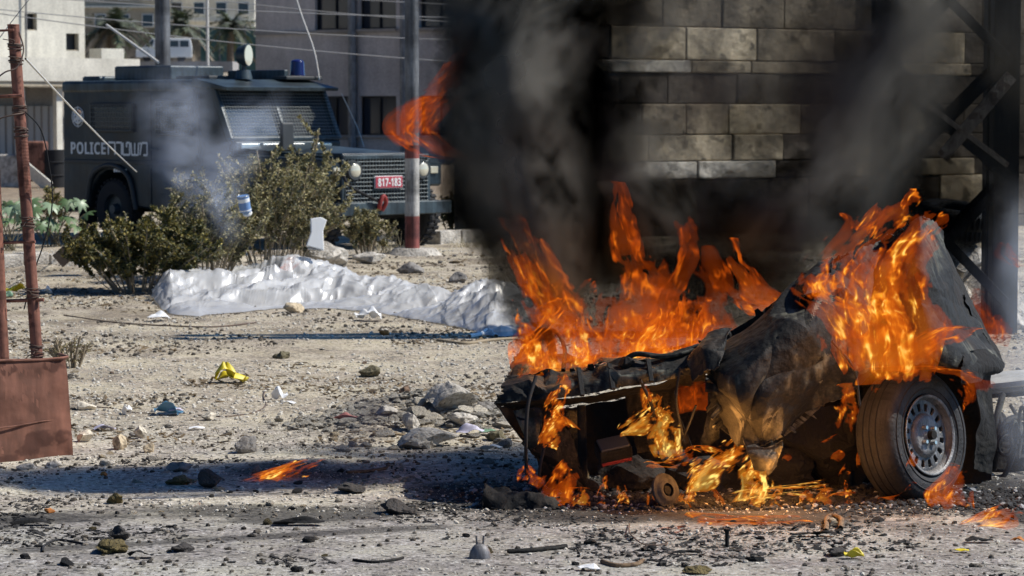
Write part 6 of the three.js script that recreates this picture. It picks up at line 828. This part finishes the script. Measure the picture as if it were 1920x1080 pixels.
function wisp(t, pts, ws, albedo, alpha, seed, o = {}) {              // a rolled, ragged veil of particles along a path
  const { n = 2, wave = 0.25, k = 1, contrast = 1, cell = 0.02 } = o;
  for (let l = 0; l < n; l++) {
    const sp = pts.map((q) => at(...q).sub(t.position).add(V(0, 0, (l - (n - 1) / 2) * wave * 0.8))), w = ws.map((x, i) => x / ppm(pts[Math.min(i, pts.length - 1)][2])); let len = 0; for (let i = 0; i < sp.length - 1; i++) len += sp[i].distanceTo(sp[i + 1]);
    const wMax = Math.max(...w), nv = Math.min(110, Math.max(12, Math.round(len / cell))), nu = Math.min(90, Math.max(10, Math.round(wMax * 2 / cell))), pos = [], col = [], idx = [], S = seed + l * 13.7;
    for (let j = 0; j <= nv; j++) for (let i = 0; i <= nu; i++) {
      const v = j / nv, u = i / nu * 2 - 1, ww = spline(w, v, (x) => x), c = V(spline(sp, v, (p) => p.x), spline(sp, v, (p) => p.y), spline(sp, v, (p) => p.z)), x = u * ww, y = v * len;
      const q = fbm(x * 2.1 * k + 0.4 * fbm(x * 3 * k, y * 3 * k, S, 3), y * 1.5 * k, S + 3, 4), f = fbm(x * 7 * k, y * 5 * k, S + 9, 3);
      c.x += x + 0.1 * fbm(y * 2, S, 1, 2); c.z += wave * (fbm(x * 1.2, y * 1.2, S + 5, 2) * 0.9 + Math.cos(u * 2.2) * 0.6);
      const edge = Math.pow(clamp(1 - u * u), 1.6) * smooth(0, 0.3, v) * smooth(0, 0.3, 1 - v), a = alpha * edge * clamp(0.55 + contrast * (1.5 * q + 0.5 * f));
      pos.push(c.x, c.y, c.z); col.push(...albedo, clamp(a));
    }
    for (let j = 0; j < nv; j++) for (let i = 0; i < nu; i++) { const a = j * (nu + 1) + i; idx.push(a, a + 1, a + nu + 2, a, a + nu + 2, a + nu + 1); }
    const g = new THREE.BufferGeometry(); g.setAttribute('position', new THREE.Float32BufferAttribute(pos, 3)); g.setAttribute('color', new THREE.Float32BufferAttribute(col, 4)); g.setIndex(idx); g.computeVertexNormals(); part(g, smokeMat, 'wisp', t);
  }
}
const stuffSmoke = (name, label, base) => thing(name, label, null, at(...base), null, 'stuff');
{
  const t = stuffSmoke('black_smoke', 'thick black smoke rolling up from the burning wreck and leaning left', [1200, 500, 14]);
  puff(t, 1005, 430, 12.75, 100, 150, 95, 0.30, 1); puff(t, 975, 250, 12.7, 125, 170, 110, 0.25, 2); puff(t, 985, 90, 12.75, 135, 150, 120, 0.24, 3); puff(t, 1090, 310, 13.0, 120, 180, 120, 0.28, 4);
  puff(t, 1010, -60, 12.9, 190, 130, 140, 0.32, 5); puff(t, 1105, 110, 13.1, 130, 150, 120, 0.42, 6);
  puff(t, 1270, 430, 13.1, 190, 95, 110, 0.26, 7); puff(t, 1450, 420, 13.2, 170, 105, 110, 0.30, 8); puff(t, 1620, 280, 13.3, 100, 170, 110, 0.50, 9); puff(t, 1620, 110, 13.5, 130, 150, 120, 0.55, 10);
  puff(t, 1330, 210, 13.7, 170, 90, 110, 0.76, 11); puff(t, 1800, 180, 13.9, 150, 220, 120, 0.55, 12); puff(t, 915, 330, 12.65, 60, 130, 60, 0.62, 13); puff(t, 1720, 420, 13.3, 120, 100, 80, 0.45, 14);
  puff(t, 1180, 560, 12.9, 150, 90, 50, 0.42, 15); puff(t, 1390, 560, 12.9, 140, 80, 50, 0.42, 16); puff(t, 1480, 180, 13.5, 130, 120, 90, 0.68, 17);
  const dark = [0.105, 0.096, 0.078], mid = [0.17, 0.155, 0.125];
  wisp(t, [[1290, 560, 13.0], [1300, 400, 13.0], [1330, 220, 13.1], [1370, 40, 13.2], [1390, -140, 13.3], [1400, -260, 13.3]], [110, 150, 170, 190, 210, 210], dark, 0.42, 101, { n: 1, contrast: 1.2, k: 2.2 });
  wisp(t, [[1120, 620, 12.7], [995, 420, 12.5], [945, 230, 12.5], [980, 40, 12.6], [1050, -140, 12.9], [1080, -260, 13]], [60, 130, 160, 190, 220, 220], dark, 0.85, 3, { n: 3, contrast: 0.95, k: 2.4 });
  wisp(t, [[1250, 600, 12.9], [1190, 400, 12.9], [1140, 220, 13], [1180, 40, 13.1], [1240, -140, 13.2], [1260, -260, 13.2]], [120, 170, 180, 210, 230, 230], dark, 0.6, 31, { n: 2, contrast: 1.1, k: 2.2 });
  wisp(t, [[1460, 600, 12.9], [1520, 420, 12.9], [1600, 260, 13], [1650, 80, 13.1], [1650, -100, 13.2], [1660, -220, 13.2]], [130, 190, 190, 210, 220, 220], dark, 0.55, 47, { n: 2, contrast: 1.1, k: 2.2 });
  wisp(t, [[1400, 620, 13.8], [1390, 380, 13.8], [1420, 160, 13.9], [1440, -60, 13.9], [1450, -240, 14]], [260, 330, 380, 420, 420], mid, 0.36, 81, { n: 2, contrast: 0.9, k: 1.6 });
  wisp(t, [[1800, 560, 14.2], [1800, 330, 14.2], [1790, 120, 14.3], [1780, -100, 14.4]], [120, 170, 210, 220], mid, 0.40, 91, { n: 1, contrast: 0.8 });
}
{
  const t = stuffSmoke('grey_smoke', 'thin blue grey smoke drifting over the bush and the vehicle door', [380, 330, 30]);
  const g = [0.50, 0.56, 0.68];
  wisp(t, [[400, 480, 26.5], [385, 400, 27], [350, 330, 27.5], [330, 250, 28], [320, 170, 29], [340, 100, 30]], [50, 75, 90, 85, 80, 60], g, 0.15, 5, { n: 3, contrast: 0.9, k: 1.4, cell: 0.03 });
  wisp(t, [[430, 470, 26], [400, 380, 26.5], [430, 300, 27], [470, 230, 28], [500, 150, 29]], [40, 60, 70, 70, 60], g, 0.16, 55, { n: 2, contrast: 1.2, k: 1.2, cell: 0.03 });
}
{
  const t = stuffSmoke('pale_haze', 'pale blue haze hanging right of the wheel and before the tower', [1880, 600, 13]);
  wisp(t, [[1900, 950, 12.3], [1890, 800, 12.6], [1880, 650, 13], [1880, 480, 13.3], [1900, 320, 13.6]], [50, 70, 80, 80, 70], [0.40, 0.44, 0.50], 0.24, 15, { n: 3, contrast: 1.0 });
  wisp(t, [[560, 900, 12.6], [620, 850, 12.7], [680, 780, 12.9], [660, 700, 13.2]], [40, 70, 80, 60], [0.20, 0.20, 0.21], 0.30, 25, { n: 2, contrast: 1.3 });
  wisp(t, [[1000, 70, 14.6], [1040, 0, 14.6], [1100, -60, 14.6]], [90, 110, 110], [0.30, 0.31, 0.32], 0.3, 35, { n: 2, contrast: 1.2 });
  wisp(t, [[1130, 480, 13.9], [1050, 400, 13.9], [1010, 350, 13.9]], [60, 80, 60], [0.35, 0.38, 0.42], 0.3, 37, { n: 2, contrast: 1.4 });
}
renderer.render(scene, camera);
